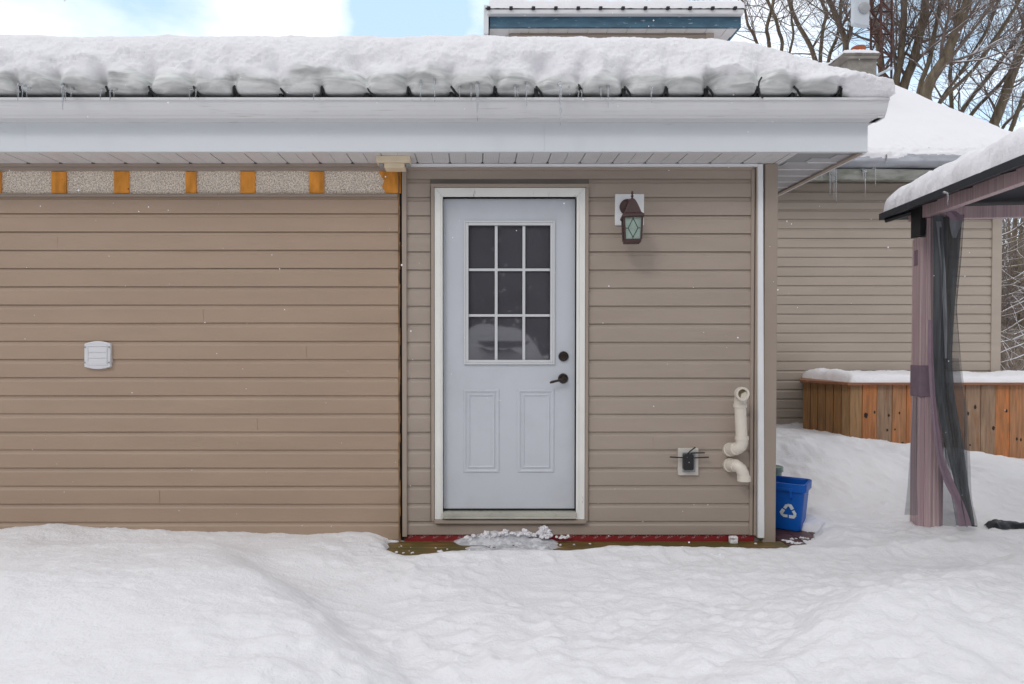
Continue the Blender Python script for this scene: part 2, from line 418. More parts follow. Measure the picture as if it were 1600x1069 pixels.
H = 28.2 / F * WY
ZL = PZ(589.4, WY - 0.013)
xL0, xL1 = -5.5, PX(623, WY)
zTopL = PZ(303.5, WY)
siding('siding', 'siding', xL0, xL1, ZL, H, -0.15, PZ(308, WY), WY - 0.012,
       joints=[(PX(320, WY), 3), (PX(403, WY), -3), (PX(177, WY), -5), (PX(403, WY), 5), (PX(95, WY), 7), (PX(250, WY), -7), (PX(480, WY), 1), (PX(60, WY), 0)])
# door rough opening
dx0, dx1 = PX(677.5, WY), PX(914.5, WY)
dzT, dzB = PZ(295, WY), PZ(812, WY)
xR0, xR1 = PX(634, WY), PX(1174, WY)
siding('siding', 'siding_right', xR0, xR1, PZ(590.2, WY), 28.05 / F * WY, PZ(834.5, WY), PZ(264.5, WY), WY,
       holes=[(dx0 - 0.02, dx1 + 0.02, dzB - 0.01, dzT + 0.012)], joints=[(PX(1100, WY), 4), (PX(1020, WY), -4)])
# wall core behind
mb = MB()
mb.box(-5.5, dx0 + 0.02, WY + 0.004, WY + 0.15, -0.1, 2.60)
mb.box(dx1 - 0.02, PX(1200, WY), WY + 0.004, WY + 0.15, -0.1, 2.60)
mb.box(dx0 + 0.02, dx1 - 0.02, WY + 0.004, WY + 0.15, dzT - 0.02, 2.60)
mb.build('wall', 'house_inner', house)
# dark room behind door glass
XC = PX(1210, WY)   # outer face of the front block's right wall
mb = MB()
mb.box(XC - 0.14, XC - 0.03, WY + 0.151, 8.5, -0.1, 2.6)
mb.build('wall', 'house_inner', house)
# side wall siding facing +X (hidden from here, real)
sd = MB()
for k in range(23):
    a = -0.05 + k * H
    o = 0.013
    x = XC - 0.013
    pr = [(x + 0.002, a), (x + o, a), (x + o, a + .7 * H), (x + 0.003, a + .8 * H), (x + 0.003, a + H)]
    sd.quadsheet([(p[0], p[1]) for p in pr], 'y', WY + 0.02, 8.5)
sd.build('siding', 'siding_right', house, fixn=False)

# trims on the left wall: J channel at the top, exposed board, studs
zs0, zs1 = PZ(303, WY), PZ(268, WY)
mb = MB()
mb.box(xL0, xL1 + 0.002, WY - 0.004, WY + 0.003, zs0 - 0.01, zs1 + 0.01)
mb.build('exposed_sheathing', 'stucco', house)
for a, b in ((-14, 7), (85, 108), (182, 205), (293, 309.5), (378, 400.5), (485, 508)):
    mb = MB(); mb.box(PX(a, WY), PX(b, WY), WY - 0.016, WY - 0.004, zs0 + 0.001, zs1 - 0.002 + random.uniform(-.004, .002))
    mb.build('wood_block', 'stud', house, bevel=0.0015)
mb = MB()
mb.prism([(PX(593, WY), zs1 - 0.001), (PX(627, WY), zs1 - 0.001), (PX(627, WY), zs0 + 0.001), (PX(604, WY), zs0 + 0.001), (PX(598, WY), (zs0 * .7 + zs1 * .3)), (PX(602, WY), (zs0 * .45 + zs1 * .55)), (PX(596, WY), (zs0 * .2 + zs1 * .8))], 'y', WY - 0.018, WY - 0.004)
mb.build('wood_block', 'stud', house)
mb = MB()
mb.box(xL0, xL1 + .012, WY - 0.036, WY - 0.004, PZ(262.5, WY), PZ(257, WY) + .01)
mb.box(xL0, xL1 + .012, WY - 0.026, WY - 0.004, PZ(268, WY), PZ(262.5, WY) - .0008)
mb.build('top_trim', 'trim_tan', house, bevel=0.001)
mb = MB()
mb.box(xL0, xL1 - .003, WY - 0.030, WY - 0.005, PZ(308, WY) - 0.003, PZ(306, WY))
x = xL0
while x < xL1 - .02:
    w = random.uniform(.05, .3); w = min(w, xL1 - .003 - x)
    mb.box(x, x + w, WY - 0.028 + random.uniform(0, .006), WY - 0.005, PZ(306, WY) + .0005, PZ(304.2, WY) + random.uniform(-.001, .004)); x += w + 0.002
mb.build('siding_edge_trim', 'trim_tan', house)
# ragged vertical joint between the two sidings
mb = MB()
z = 0.0
while z < zs1:
    h_ = random.uniform(.02, .12)
    mb.box(xL1 + random.uniform(-.001, .002), xL1 + .010 + random.uniform(-.002, .003), WY - 0.026 + random.uniform(-.003, .003), WY, z, min(z + h_, zs1)); z += h_
mb.build('raw_siding_edge', 'raw_edge', house)
mb = MB(); mb.box(xL1 + .009, xR0 - .012, WY - 0.001, WY + 0.003, -0.05, zs1 + .04); mb.build('joint_gap', 'black', house)
mb = MB(); mb.box(PX(629, WY), PX(636, WY), WY - 0.030, WY - 0.0, PZ(837, WY), PZ(262, WY)); mb.build('siding_trim', 'trim_tan', house, bevel=0.002)
# top J on the right wall
mb = MB()
mb.box(PX(643, WY), PX(1179, WY), WY - 0.040, WY - 0.004, PZ(262.5, WY), PZ(258.2, WY))
mb.build('top_trim', 'white_trim', house, bevel=0.001)
mb = MB()
mb.box(PX(637, WY), PX(1173, WY), WY - 0.022, WY - 0.004, PZ(267, WY), PZ(262.6, WY))
mb.build('siding_trim', 'trim_tan', house, bevel=0.001)
# right corner
def vprism(name, pa, pb, ya, yb, ztop, zbot, m, bev=0.002):
    mb = MB()
    xt0, xt1 = PX(pa[0], ya), PX(pb[0], ya)
    mb.box(xt0, xt1, ya, yb, zbot, ztop)
    return mb.build(name, m, house, bevel=bev)
ztc = PZ(259, WY)
vprism('siding_trim', (1173,), (1178,), WY - .022, WY, PZ(264.5, WY), PZ(835, WY), 'trim_tan')
vprism('siding_trim', (1180,), (1183.5,), WY - .028, WY, PZ(260, WY), PZ(835, WY), 'trim_tan')
mb = MB()  # white strip, slightly leaning
x0t, x1t, x0b, x1b = PX(1182.5, WY - .04), PX(1190, WY - .04), PX(1186.5, WY - .04), PX(1196, WY - .04)
zb = PZ(838, WY)
vs = [(x0b, WY - .045, zb), (x1b, WY - .045, zb), (x1b, WY, zb), (x0b, WY, zb), (x0t, WY - .045, ztc), (x1t, WY - .045, ztc), (x1t, WY, ztc), (x0t, WY, ztc)]
mb.add(vs, [(0, 3, 2, 1), (4, 5, 6, 7), (0, 1, 5, 4), (1, 2, 6, 5), (2, 3, 7, 6), (3, 0, 4, 7)])
mb.build('white_corner_strip', 'white_trim', house, bevel=0.002)
mb = MB(); mb.box(PX(1191, WY), XC + .004, WY - .030, WY + .09, PZ(846, WY), PZ(258, WY)); mb.build('corner_post', 'trim_tan', house, bevel=0.004)

# red tape with white print + wood sill
zt0, zt1 = PZ(843, WY), PZ(834.5, WY)
tape = MB().box(PX(632, WY), PX(1180, WY), WY - .003, WY + .003, zt0 - .01, zt1 + .004).build('sealing_tape', 'tape', house)
mb = MB()
x = PX(640, WY)
while x < PX(1172, WY):
    zc = zt0 + .018
    tmk = MB()
    for q in range(3):   # little round flourish marks
        a0 = random.uniform(0, 6)
        pts = [(x + .010 * q + .006 * math.cos(a0 + t), WY - .0045, zc + .007 * math.sin(a0 + t) + .004 * q) for t in np.linspace(0, 4.2, 7)]
        tmk.tube(pts, .0012, 4)
    tmk.tube([(x - .012, WY - .0045, zc - .008), (x + .004, WY - .0045, zc - .004)], .0012, 4)
    tmk.tube([(x + .034, WY - .0045, zc + .010), (x + .042, WY - .0045, zc + .007)], .0012, 4)
    child_of(tmk.build('printed_mark', 'tape_print'), tape)
    x += .082
# ---- eaves
zso = PZ(236, FY)                       # soffit level
XE = PX(1353, FY)                       # side fascia plane
mb = MB()
pw = 50.0 / F * WY
# phase so that a seam ends at px 53.6 at the wall
x = PX(53.6, WY) - pw * 30
xs = []
while x < XE - .35: xs.append(x); x += pw
mbp = MB(); mbs = MB()
for i, xx in enumerate(xs):
    a, b = xx + .004, xx + pw - .004
    if b > XC + .02: b = min(b, XC + .02)
    if b - a < .02: continue
    t = mbp if a < PX(640, WY) else mbs
    for q in range(2):
        aa = a + (b - a) * q / 2; bb = a + (b - a) * (q + 1) / 2 - (.003 if q == 0 else 0)
        t.box(aa, bb, FY + .004, WY, zso, zso + .01)
mbp.build('soffit', 'soffit_perf', house)
mbs.build('soffit', 'soffit_perf', house)
mb = MB(); mb.box(-5.5, XE - .01, FY + .004, WY + .02, zso + .0065, zso + .03)
mb.box(XC - .05, XE - .01, WY + .02, 8.6, zso + .0105, zso + .03)
mb.build('soffit_backing', 'plate_grey', house)
# small black dimples where the soffit seams end at the wall
mb = MB()
for xx in xs:
    if -3.6 < xx < XC - .06: MB().box(xx - .010, xx + .010, WY - .046, WY - .034, zso - .0035, zso + .004).build('soffit_clip', 'black', house)
# mitre and side soffit, ribs running along X
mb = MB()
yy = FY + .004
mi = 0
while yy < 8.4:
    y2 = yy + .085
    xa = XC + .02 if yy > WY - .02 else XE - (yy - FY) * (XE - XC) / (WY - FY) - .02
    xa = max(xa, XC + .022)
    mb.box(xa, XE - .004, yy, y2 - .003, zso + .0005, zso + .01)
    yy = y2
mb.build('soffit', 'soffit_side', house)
mb = MB()
yy = FY + .004
while yy < 8.4:
    xa = max(XC + .022, XE - (yy - FY) * (XE - XC) / (WY - FY) - .0)
    MB().box(xa, XE - .004, yy + .082, yy + .0875, zso - .004, zso + .006).build('soffit_rib', 'white_trim', house); yy += .170
# fascia : two lengths with a joint at px 850
zf1 = PZ(181, FY)
xj = [-5.5, PX(44, FY), PX(850, FY), XE]
mb = MB()
for i in range(3):
    mb.box(xj[i] + .0008, xj[i + 1] - .0008, FY - .0015 * (i % 2), FY + .02, zso - .002, zf1)
mb.box(-5.5, XE - .002, FY + .002, FY + .018, zso - .001, zf1 - .002)
mb.box(-5.5, XE, FY - .006, FY + .03, zso - .006, zso - .0025)
mb.build('fascia', 'alu', house)
mb = MB(); mb.box(XE - .02, XE, FY + .021, 8.45, zso - .012, zf1); mb.build('fascia', 'soffit', house)
mb = MB(); mb.box(XE - .05, XE - .021, FY + .021, 8.45, zso - .014, zso - .0015); mb.build('soffit_edge_trim', 'trim_tan', house)
# K-style gutter, front
GT = PZ(153, 3.99)
GB = PZ(183, 4.015)
gp = [(FY - .002, GT + .01), (FY - .002, GB), (FY - .085, GB), (FY - .092, GB + .010), (FY - .098, GB + .016), (FY - .112, GB + .040), (FY - .124, GB + .070), (FY - .128, GT - .018), (FY - .138, GT - .014), (FY - .138, GT), (FY - .128, GT)]
inner = [(FY - .124, GT - .002), (FY - .120, GB + .07), (FY - .108, GB + .04), (FY - .09, GB + .006), (FY - .006, GB + .006), (FY - .006, GT + .01)]
XG = PX(1385, 3.99)
mb = MB(); mb.prism(gp + inner, 'x', -5.5, XG)
# end cap
mb.prism([(p[0], p[1]) for p in gp[:11]], 'x', XG, XG + .002)
mb.build('gutter', 'alu_gut', house)
mb = MB(); mb.box(-5.5, XG - .02, FY - .115, FY - .012, GT - .03, GT - .016); mb.build('gutter_shade_fill', 'black', house)  # black sheet standing in for the shade inside the gutter
# side gutter running back
mb = MB()
ox = XE + .002
KX = .36
gp2 = [(ox + (a_ - ox) * KX, b_) for a_, b_ in [(ox, GT + .01), (ox, GB), (ox + .085, GB), (ox + .098, GB + .016), (ox + .124, GB + .07), (ox + .130, GT), (ox + .126, GT), (ox + .118, GB + .07), (ox + .09, GB + .008), (ox + .004, GB + .006), (ox + .004, GT + .01)]]
mb.prism(gp2, 'y', FY - .10, 8.3)
mb.build('gutter', 'alu_gut', house)
# drip edge, roof deck with hip
RZ = PZ(150, FY - .02) + .0
SL = math.tan(R(18))
mb = MB(); mb.box(-5.5, XG - .03, FY - .045, FY - .030, GT - .02, GT + .10); mb.build('drip_edge', 'black', house)  # black drip edge; its black also stands for the shadow under the snow
XS = XE + .06
YS = FY - .05
rb = 8.6
mb = MB()
hr = min(rb - YS, 2.6)
tk = [(-5.5, YS, RZ), (XS, YS, RZ), (XS, rb, RZ), (-5.5, rb, RZ + (rb - YS) * SL), (XS - (rb - YS), rb, RZ + (rb - YS) * SL)]
mb.add([tk[0], tk[1], tk[4], tk[3]], [(0, 1, 2, 3)]); mb.add([tk[1], tk[2], tk[4]], [(0, 1, 2)])
mb.build('roof', 'shingle', house)

# ---- door
fr = MB()
yF = WY - .030
px = lambda a: PX(a, WY)
# outer tan J channel around casing
jx = MB()
jx.box(px(674), px(679), WY - .035, WY, PZ(812, WY), PZ(290, WY))
jx.box(px(913.5), px(918), WY - .035, WY, PZ(812, WY), PZ(290, WY))
jx.box(px(674) - .001, px(918) + .001, WY - .042, WY, PZ(294.5, WY), PZ(289.5, WY))
jx.box(px(679), px(915), WY - .045, WY, PZ(815.5, WY), PZ(810.5, WY))
jx.build('door_trim', 'trim_tan', house, bevel=.0015)
# casing (brickmould), mitred
o0, o1, oT, oB = px(679.5), px(913), PZ(295, WY), PZ(810, WY)
i0, i1, iT = px(692), px(899.5), PZ(309, WY)
fr.prism([(o0, oB), (i0, oB), (i0, iT), (o0, oT)], 'y', yF, WY + .03)
fr.prism([(o1, oB), (i1, oB), (i1, iT), (o1, oT)][::-1], 'y', yF, WY + .03)
fr.prism([(o0 + .001, oT), (o1 - .001, oT), (i1 - .001, iT), (i0 + .001, iT)][::-1], 'y', yF + .001, WY + .03)
fr.box(i0 - .018, i0 - .012, yF - .004, yF, oB, iT + .01)
fr.box(i1 + .012, i1 + .018, yF - .004, yF, oB, iT + .01)
# jamb
fr.box(i0 - .02, i0, yF + .005, WY + .13, oB, iT + .02); fr.box(i1, i1 + .02, yF + .005, WY + .13, oB, iT + .02)
fr.box(i0 - .02, i1 + .02, yF + .005, WY + .13, iT, iT + .02)
fr.build('door_frame', 'frame_paint', house, bevel=.0015)
DY = WY + .010      # door front face
slab0, slab1 = px(694.5), px(897)
zD1, zD0 = PZ(311, DY), PZ(795.5, DY)
mb = MB(); mb.box(i0, i1, WY - .045, WY + .12, PZ(807, WY), PZ(798.5, WY)); mb.box(i0 + .004, i1 - .004, WY - .060, WY - .046, PZ(807.5, WY), PZ(804, WY))
mb.build('threshold', 'sill_metal', house, bevel=.002)
mb = MB(); mb.box(i0, i1, DY - .0015, DY + .05, PZ(799, WY), zD0 + .004); mb.build('door_sweep', 'black', house)
# slab with real hole for glass; panels embossed
door = MB()
gx0, gx1, gz1, gz0 = PX(732, DY), PX(859.5, DY), PZ(352.5, DY), PZ(562.5, DY)
X0, X1 = slab0 - .006, slab1 + .006
door.box(X0, gx0, DY, DY + .044, zD0, zD1); door.box(gx1, X1, DY, DY + .044, zD0, zD1)
door.box(gx0 - .0005, gx1 + .0005, DY + .0003, DY + .0437, gz1, zD1); door.box(gx0 - .0005, gx1 + .0005, DY + .0003, DY + .0437, zD0, gz0)
doorO = door.build('door', 'door_paint', house)
def ring(mb, x0, x1, z0, z1, w, ya, yb):
    """picture frame ring: outer rect at depth yb, raised ridge at ya"""
    r = [(x0, z0), (x1, z0), (x1, z1), (x0, z1)]
    def rect(d): return [(x0 + d, z0 + d), (x1 - d, z0 + d), (x1 - d, z1 - d), (x0 + d, z1 - d)]
    lv = [(rect(0), yb), (rect(w * .25), ya), (rect(w * .6), ya), (rect(w), yb)]
    vs = []
    for rc, y in lv: vs += [(p[0], y, p[1]) for p in rc]
    fs = []
    for i in range(3):
        for k in range(4):
            fs.append((i * 4 + k, i * 4 + (k + 1) % 4, (i + 1) * 4 + (k + 1) % 4, (i + 1) * 4 + k))
    mb.add(vs, fs)
emb = MB()
for a, b in ((724, 780.5), (809, 866.5)):
    xa, xb = PX(a, DY), PX(b, DY); za, zb_ = PZ(738.5, DY), PZ(608.5, DY)
    ring(emb, xa, xb, za, zb_, .022, DY - .006, DY - .0004)
    ring(emb, xa + .030, xb - .030, za + .030, zb_ - .030, .016, DY - .005, DY - .0004)
emb.build('raised_panel', 'door_paint'); child_of(bpy.data.objects['raised_panel'], doorO)
lf = MB()
for (d0, d1, ya) in ((.030, .018, DY - .014), (.018, .0, DY - .010)):
    lf.box(gx0 - d0, gx0 - d1, ya, DY + .02 if d1 == 0 else DY, gz0 - d0, gz1 + d0)
    lf.box(gx1 + d1, gx1 + d0, ya, DY + .02 if d1 == 0 else DY, gz0 - d0, gz1 + d0)
    lf.box(gx0 - d1, gx1 + d1, ya, DY + .02 if d1 == 0 else DY, gz1 + d1, gz1 + d0)
    lf.box(gx0 - d1, gx1 + d1, ya, DY + .02 if d1 == 0 else DY, gz0 - d0, gz0 - d1)
o = lf.build('window_frame', 'lite_frame', bevel=.003); child_of(o, doorO)
mu = MB()
for a in (775.3, 818.5): mu.box(PX(a - 2.2, DY), PX(a + 2.2, DY), DY + .002, DY + .012, gz0, gz1)
for a in (421.5, 493): mu.box(gx0, gx1, DY + .003, DY + .0115, PZ(a + 2.0, DY), PZ(a - 2.0, DY))
o = mu.build('muntins', 'lite_frame', bevel=.002); child_of(o, doorO)
o = MB().box(gx0 - .003, gx1 + .003, DY + .016, DY + .022, gz0 - .003, gz1 + .003).build('glass', 'glass'); child_of(o, doorO)
hx, hz = PX(880.5, DY), PZ(557, DY)
o = MB().lathe([(.034, 0), (.034, -.006), (.029, -.016), (.020, -.018), (.018, -.026), (.008, -.027)], (hx, DY, hz), 'y', 28).build('deadbolt', 'bronze', smooth=True, auto=35); child_of(o, doorO)
hx, hz = PX(880, DY), PZ(591.5, DY)
mb = MB().lathe([(.034, 0), (.034, -.006), (.028, -.016), (.014, -.018), (.013, -.05), (.012, -.055)], (hx, DY, hz), 'y', 28)
pts = [(hx, DY - .05, hz), (hx - .02, DY - .052, hz - .006), (hx - .05, DY - .05, hz - .014), (hx - .08, DY - .05, hz - .021), (hx - .094, DY - .05, hz - .026)]
mb.tube(pts, [.011, .009, .008, .009, .006], 12)
o = mb.build('handle', 'bronze', smooth=True, auto=40); child_of(o, doorO)

# ---- rear wing
RY = 8.5; RFY = 8.15
HR = 14.7 / F * RY
xw0, xw1 = 1.5, PX(1552, RY)
siding('siding', 'siding_rear', xw0, xw1, PZ(401.7, RY - .013), HR, -0.1, PZ(286, RY), RY,
       joints=[(PX(1284, RY), -1), (PX(1225, RY), -12), (PX(1225, RY), -13), (PX(1371, RY), 0), (PX(1364, RY), -10), (PX(1363, RY), -9)], out=.017)
mb = MB(); mb.box(xw0, PX(1560, RY), RY + .004, RY + .2, -.1, 3.5); mb.box(PX(1560, RY) - .2, PX(1560, RY), RY + .2, 14.5, -.1, 3.4)
mb.prism([(RY + .2, 3.4), (14.5, 3.4), (12.2, 5.2), (11.4, 5.2)], 'x', PX(1560, RY) - .19, PX(1560, RY) - .01)
mb.build('wall', 'siding_rear', house)
mb = MB(); mb.box(PX(1546, RY), PX(1561, RY), RY - .03, RY + .1, -.1, PZ(280, RY)); mb.build('corner_post', 'siding_rear', house, bevel=.004)
zrs = PZ(285, RY)
XRE = 7.07
mb = MB()
x = 2.2
while x < XRE:
    mb.box(x + .003, x + .18, RFY, RY, zrs, zrs + .01); x += .185
mb.build('soffit', 'gutter_old', house)
mb = MB(); mb.box(XE - .5, XRE, RFY - .02, RFY, zrs - .002, zrs + .17); mb.build('fascia', 'gutter_old', house)
# rear gutter (slightly sagging)
gz_top = PZ(262, RFY - .12)
mb = MB()
for k in range(24):
    xa = 2.4 + k * .2; xb = xa + .2
    sa = .022 * math.sin(k * .45) - .0015 * k + .03; sb = .022 * math.sin((k + 1) * .45) - .0015 * (k + 1) + .03
    pr = [(RFY - .022, 0.0), (RFY - .10, 0.0), (RFY - .12, .05), (RFY - .14, .10), (RFY - .15, .115), (RFY - .13, .115), (RFY - .11, .06), (RFY - .03, .05)]
    n = len(pr)
    vs = [(xa, y, gz_top - .14 + z - sa * .5) for y, z in pr] + [(xb, y, gz_top - .14 + z - sb * .5) for y, z in pr]
    mb.add(vs, [(i, (i + 1) % n, (i + 1) % n + n, i + n) for i in range(n)])
mb.build('gutter', 'gutter_old', house)
RRZ = gz_top - .02
RSL = .637
RTOP = 12.6
mb = MB()
A = (1.5, RFY - .08, RRZ); B = (XRE, RFY - .08, RRZ); C = (XRE, RTOP, RRZ + (RTOP - RFY + .08) * RSL); D = (1.5, RTOP, C[2])
E = (XRE, 2 * RTOP - RFY + .08, RRZ); G = (1.5, 2 * RTOP - RFY + .08, RRZ)
mb.add([A, B, C, D], [(0, 1, 2, 3)]); mb.add([D, C, E, G], [(0, 1, 2, 3)])
mb.build('roof', 'shingle', house)
# chimney
chx0, chx1 = PX(1321, 10.0), PX(1366, 10.0)
zc1 = PZ(93, 10.0)
ch = MB().box(chx0, chx1, 10.0, 10.45, 4.2, zc1).build('chimney', 'concrete', house, bevel=.01)
o = MB().prism([(PX(1314, 9.95), zc1 + .045), (PX(1371, 9.95), zc1 + .045), (PX(1371, 9.95), zc1 + .065), (PX(1314, 9.95), zc1 + .065)], 'y', 9.93, 10.52)
o.prism([(chx0, zc1), (chx1, zc1), (PX(1371, 9.95), zc1 + .0445), (PX(1314, 9.95), zc1 + .0445)], 'y', 9.95, 10.5)
o = o.build('chimney_cap', 'concrete', bevel=.006); child_of(o, ch)
o = MB().lathe([(.10, 0), (.10, .20), (.085, .20), (.085, .05)], (PX(1337, 10.2), 10.2, zc1 + .065), 'z', 16).build('flue_pipe', 'clay'); child_of(o, ch)

# ---- upper storey
UY = 8.75
ux0, ux1 = PX(757, UY), PX(1152, UY)
uz = lambda y: PZ(y, UY)
mb = MB(); mb.box(PX(765, UY), PX(1152, UY), UY, UY + .04, uz(42.5), uz(22.5)); mb.build('blue_fascia', 'blue_fascia', house)
mb = MB(); mb.box(ux0 + .03, PX(1160, UY - .1), UY - .09, UY - .002, PZ(21.5, UY - .09), PZ(14, UY - .09)); mb.build('gutter', 'alu_gut', house, bevel=.012)
mb = MB(); mb.box(ux0 - .01, ux0 + .05, UY - .05, UY + 3.4, uz(55), uz(11)); mb.build('fascia', 'alu', house)
mb = MB(); mb.box(PX(1152, UY), PX(1152, UY) + .03, UY + .02, UY + 3.4, uz(42), uz(22)); mb.build('fascia', 'blue_fascia', house)
UW = UY + .17
usz = uz(43)
mb = MB()
x = PX(765, UY)
sw = 30.2 / F * UW
while x < PX(1150, UY):
    mb.box(x + .004, min(x + sw - .004, PX(1151, UY)), UY + .042, UW + .1, usz, usz + .01)
    x += sw
mb.box(PX(765, UY), PX(1151, UY), UY + .042, UY + 3.3, usz + .012, usz + .05)
mb.build('soffit', 'soffit', house)
mb = MB(); mb.box(PX(795, UW), PX(1110, UW), UW, UW + .1, 3.6, usz - .0005); mb.box(PX(1112, UW) - .1, PX(1112, UW), UW + .1, UY + 3.3, 3.6, usz - .0005)
mb.box(PX(795, UW), PX(795, UW) + .1, UW + .1, UY + 3.3, 3.6, usz - .0005)
mb.build('wall', 'siding_right', house)
siding('siding', 'siding_right', PX(795, UW), PX(1100, UW), 4.0, .12, 3.7, usz - .012, UW - .001)
mb = MB(); mb.box(PX(1100, UW), PX(1112, UW), UW - .02, UW + .08, 3.6, usz - .001); mb.build('corner_post', 'siding_rear', house)
mb = MB(); mb.box(PX(812, UW), PX(1100, UW), UW - .02, UW - .001, PZ(53.6, UW), PZ(52, UW) + .01); mb.build('siding_trim', 'trim_tan', house)
mb = MB()
mb.prism([(UY - .06, PZ(14, UY - .06)), (UY - .06, PZ(12, UY - .06)), (UY + 1.75, uz(11) + .45), (UY + 3.5, uz(11)), (UY + 3.5, uz(13))], 'x', ux0 + .01, PX(1157, UY))
mb.build('roof', 'shingle', house)
mb = MB()
for k in range(12):
    xk = PX(763 + k * 34.3, UY)
    mb = MB(); mb.box(xk - .022, xk + .022, UY - .13, UY + .0, PZ(13.5, UY - .13), PZ(9.5, UY - .13)); mb.build('snow_guard', 'black', house, bevel=.006)

# ------------------------------------------------------------------ SNOW ON ROOFS
gaps_px = [-240, -172, -105, -38, 30, 98, 165, 232, 302, 366, 437, 503, 573, 638, 705, 773, 838, 906, 976, 1040, 1105, 1183, 1241, 1312]
gaps = [PX(g, 3.97) for g in gaps_px]
TT = [(-6, .432), (PX(700, 4.1), .440), (PX(1100, 4.1), .415), (PX(1160, 4.1), .40), (PX(1230, 4.1), .315), (PX(1300, 4.1), .215), (PX(1350, 4.1), .135), (PX(1372, 4.05), .095), (PX(1385, 4.05), .045), (XG + .02, .03)]
def thick(x): return np.interp(x, [t[0] for t in TT], [t[1] for t in TT])
def build_front_snow():
    xs = np.concatenate([np.arange(-5.2, -3.6, .02), np.arange(-3.6, XG - .010, .0072), [XG - .004, XG - .002]])
    # cross-section control: (dy from FY, dz fraction of thickness above base)
    cs = np.array([(0.06, 0.00, 0.0), (-.06, -.01, .0), (-.135, -.005, .35), (-.165, .06, .8), (-.178, .14, 1.0), (-.180, .22, 1.05), (-.172, .32, 1.05), (-.158, .44, .95), (-.138, .56, .8), (-.108, .69, .6), (-.068, .80, .42), (-.015, .89, .26), (.05, .955, .13), (.14, 1.02, .06), (.3, 1.13, .03), (.6, 1.34, 0.02)])
    s = np.linspace(0, 1, len(cs))
    ns = 92
    t = np.concatenate([np.linspace(0, .80, ns), np.linspace(.81, 1, 14)])
    # smooth (catmull-ish) interpolation
    def ci(col_):
        a = np.interp(t, s, cs[:, col_]); k = np.array([1, 2, 3, 2, 1.]) / 9
        ap = np.pad(a, 2, mode='edge'); return np.convolve(ap, k, 'valid')
    dy, dz, bl = ci(0), ci(1), ci(2)
    XX = xs[:, None] + 0 * t[None]
    th = thick(xs)
    base = GT + .035
    # lobes
    g = np.array(gaps)
    idx = np.clip(np.searchsorted(g, xs) - 1, 0, len(g) - 2)
    u = (xs - g[idx]) / (g[idx + 1] - g[idx]); u = np.clip(u, 0, 1)
    rs = np.random.RandomState(12)
    fade = 1 - sst(PX(1300, 4), PX(1330, 4), xs)
    z01 = dz[None] + 0 * XX
    wig = fbm(XX * 4, z01 * 3, 201, 2) * .035
    notch = 0 * XX
    for gg in g:
        dpt = rs.uniform(.55, 1.15); top = rs.choice([.16, .24, .34, .5, .7], p=[.3, .3, .2, .12, .08]); sl = rs.uniform(-.10, .10)
        w0 = rs.uniform(.008, .017); w1 = rs.uniform(.05, .12)
        w_ = w0 + (w1 - w0) * np.clip(z01 / .7, 0, 1)
        xc = gg + sl * np.clip(z01 - .08, 0, 1) + wig * np.clip(z01 * 4, 0, 1)
        lv_ = dpt * (.25 + .75 * sst(top + .12, top * .4, z01)) * sst(top + .45, top, z01)
        notch = np.maximum(notch, lv_ * np.exp(-np.abs((XX - xc) / w_) ** 1.6))
    cell = rs.uniform(-.6, 1.0, len(g))[idx]
    cellb = np.sin(PI * u) * cell
    notch = notch * fade[:, None]
    cauli = (.5 - np.abs(fbm(XX * 3.4, z01 * 1.5, 205, 2))) * 2 - .6
    B = (.36 + .22 * cellb[:, None] * fade[:, None] + .45 * cauli * sst(.9, .5, z01)) * (bl * np.clip((1.05 - dz) / .55, 0, 1))[None] - notch * bl[None] * np.clip((.98 - z01) / .3, 0, 1)
    Y = FY + dy[None] + 0 * XX - B * .105 + .02
    thm = th[:, None]
    Z = base + z01 * thm
    Z = Z + (1 - sst(0, .3, z01)) * ((notch - .3) * .020 * fade[:, None] - (1 - fade[:, None]) * .035)
    ker = np.exp(-np.linspace(-1.6, 1.6, 9) ** 2); ker /= ker.sum()
    for _ in range(1):
        Yp = np.pad(Y, ((4, 4), (0, 0)), mode='edge'); Y = sum(ker[k_] * Yp[k_:k_ + Y.shape[0]] for k_ in range(9))
        Zp = np.pad(Z, ((4, 4), (0, 0)), mode='edge'); Z = sum(ker[k_] * Zp[k_:k_ + Z.shape[0]] for k_ in range(9))
    # noise
    big = fbm(XX * 2.2, Z * 2.2, 5, 3) * .018
    med = fbm(XX * 9, Z * 9, 11, 3, Y * 9) * .022
    fine = fbm(XX * 38, Z * 38, 21, 3, Y * 38) * .011
    fl = sst(.22, .38, z01)
    tops = sst(1.02, .85, z01)
    Y = Y - (big * .5 + med * (.35 + .65 * fl) + fine * fl * (.3 + .7 * tops)) * (bl[None] * .8 + .2)
    Z = Z + (med * .5 + fine * .5) * fl * (.4 + .6 * tops) + big * sst(.6, 1, z01) * .7
    Z = Z + 0.0
    # hip side: roof falls toward the right eave
    # back part of top follows min(slope)
    A = np.stack([XX, Y, Z], -1)
    # right end closes down
    A[-1, :, 2] = GT + .0; A[-2, :, 2] = GT + (A[-2, :, 2] - GT) * .6
    bound = .26 + .13 * fbm(xs * 3.4, xs * 0, 33, 4) + .02 * vnoise(xs * 40, xs * 0, 8)
    bb = (bound * fade + 0.02 * (1 - fade))[:, None] + fbm(XX * 22, z01 * 8, 231, 3) * .05
    isice = (z01 < bb)
    icy = sst(bb + .035, bb - .10, z01)
    return A, isice, icy
A, isice, ICY = build_front_snow()
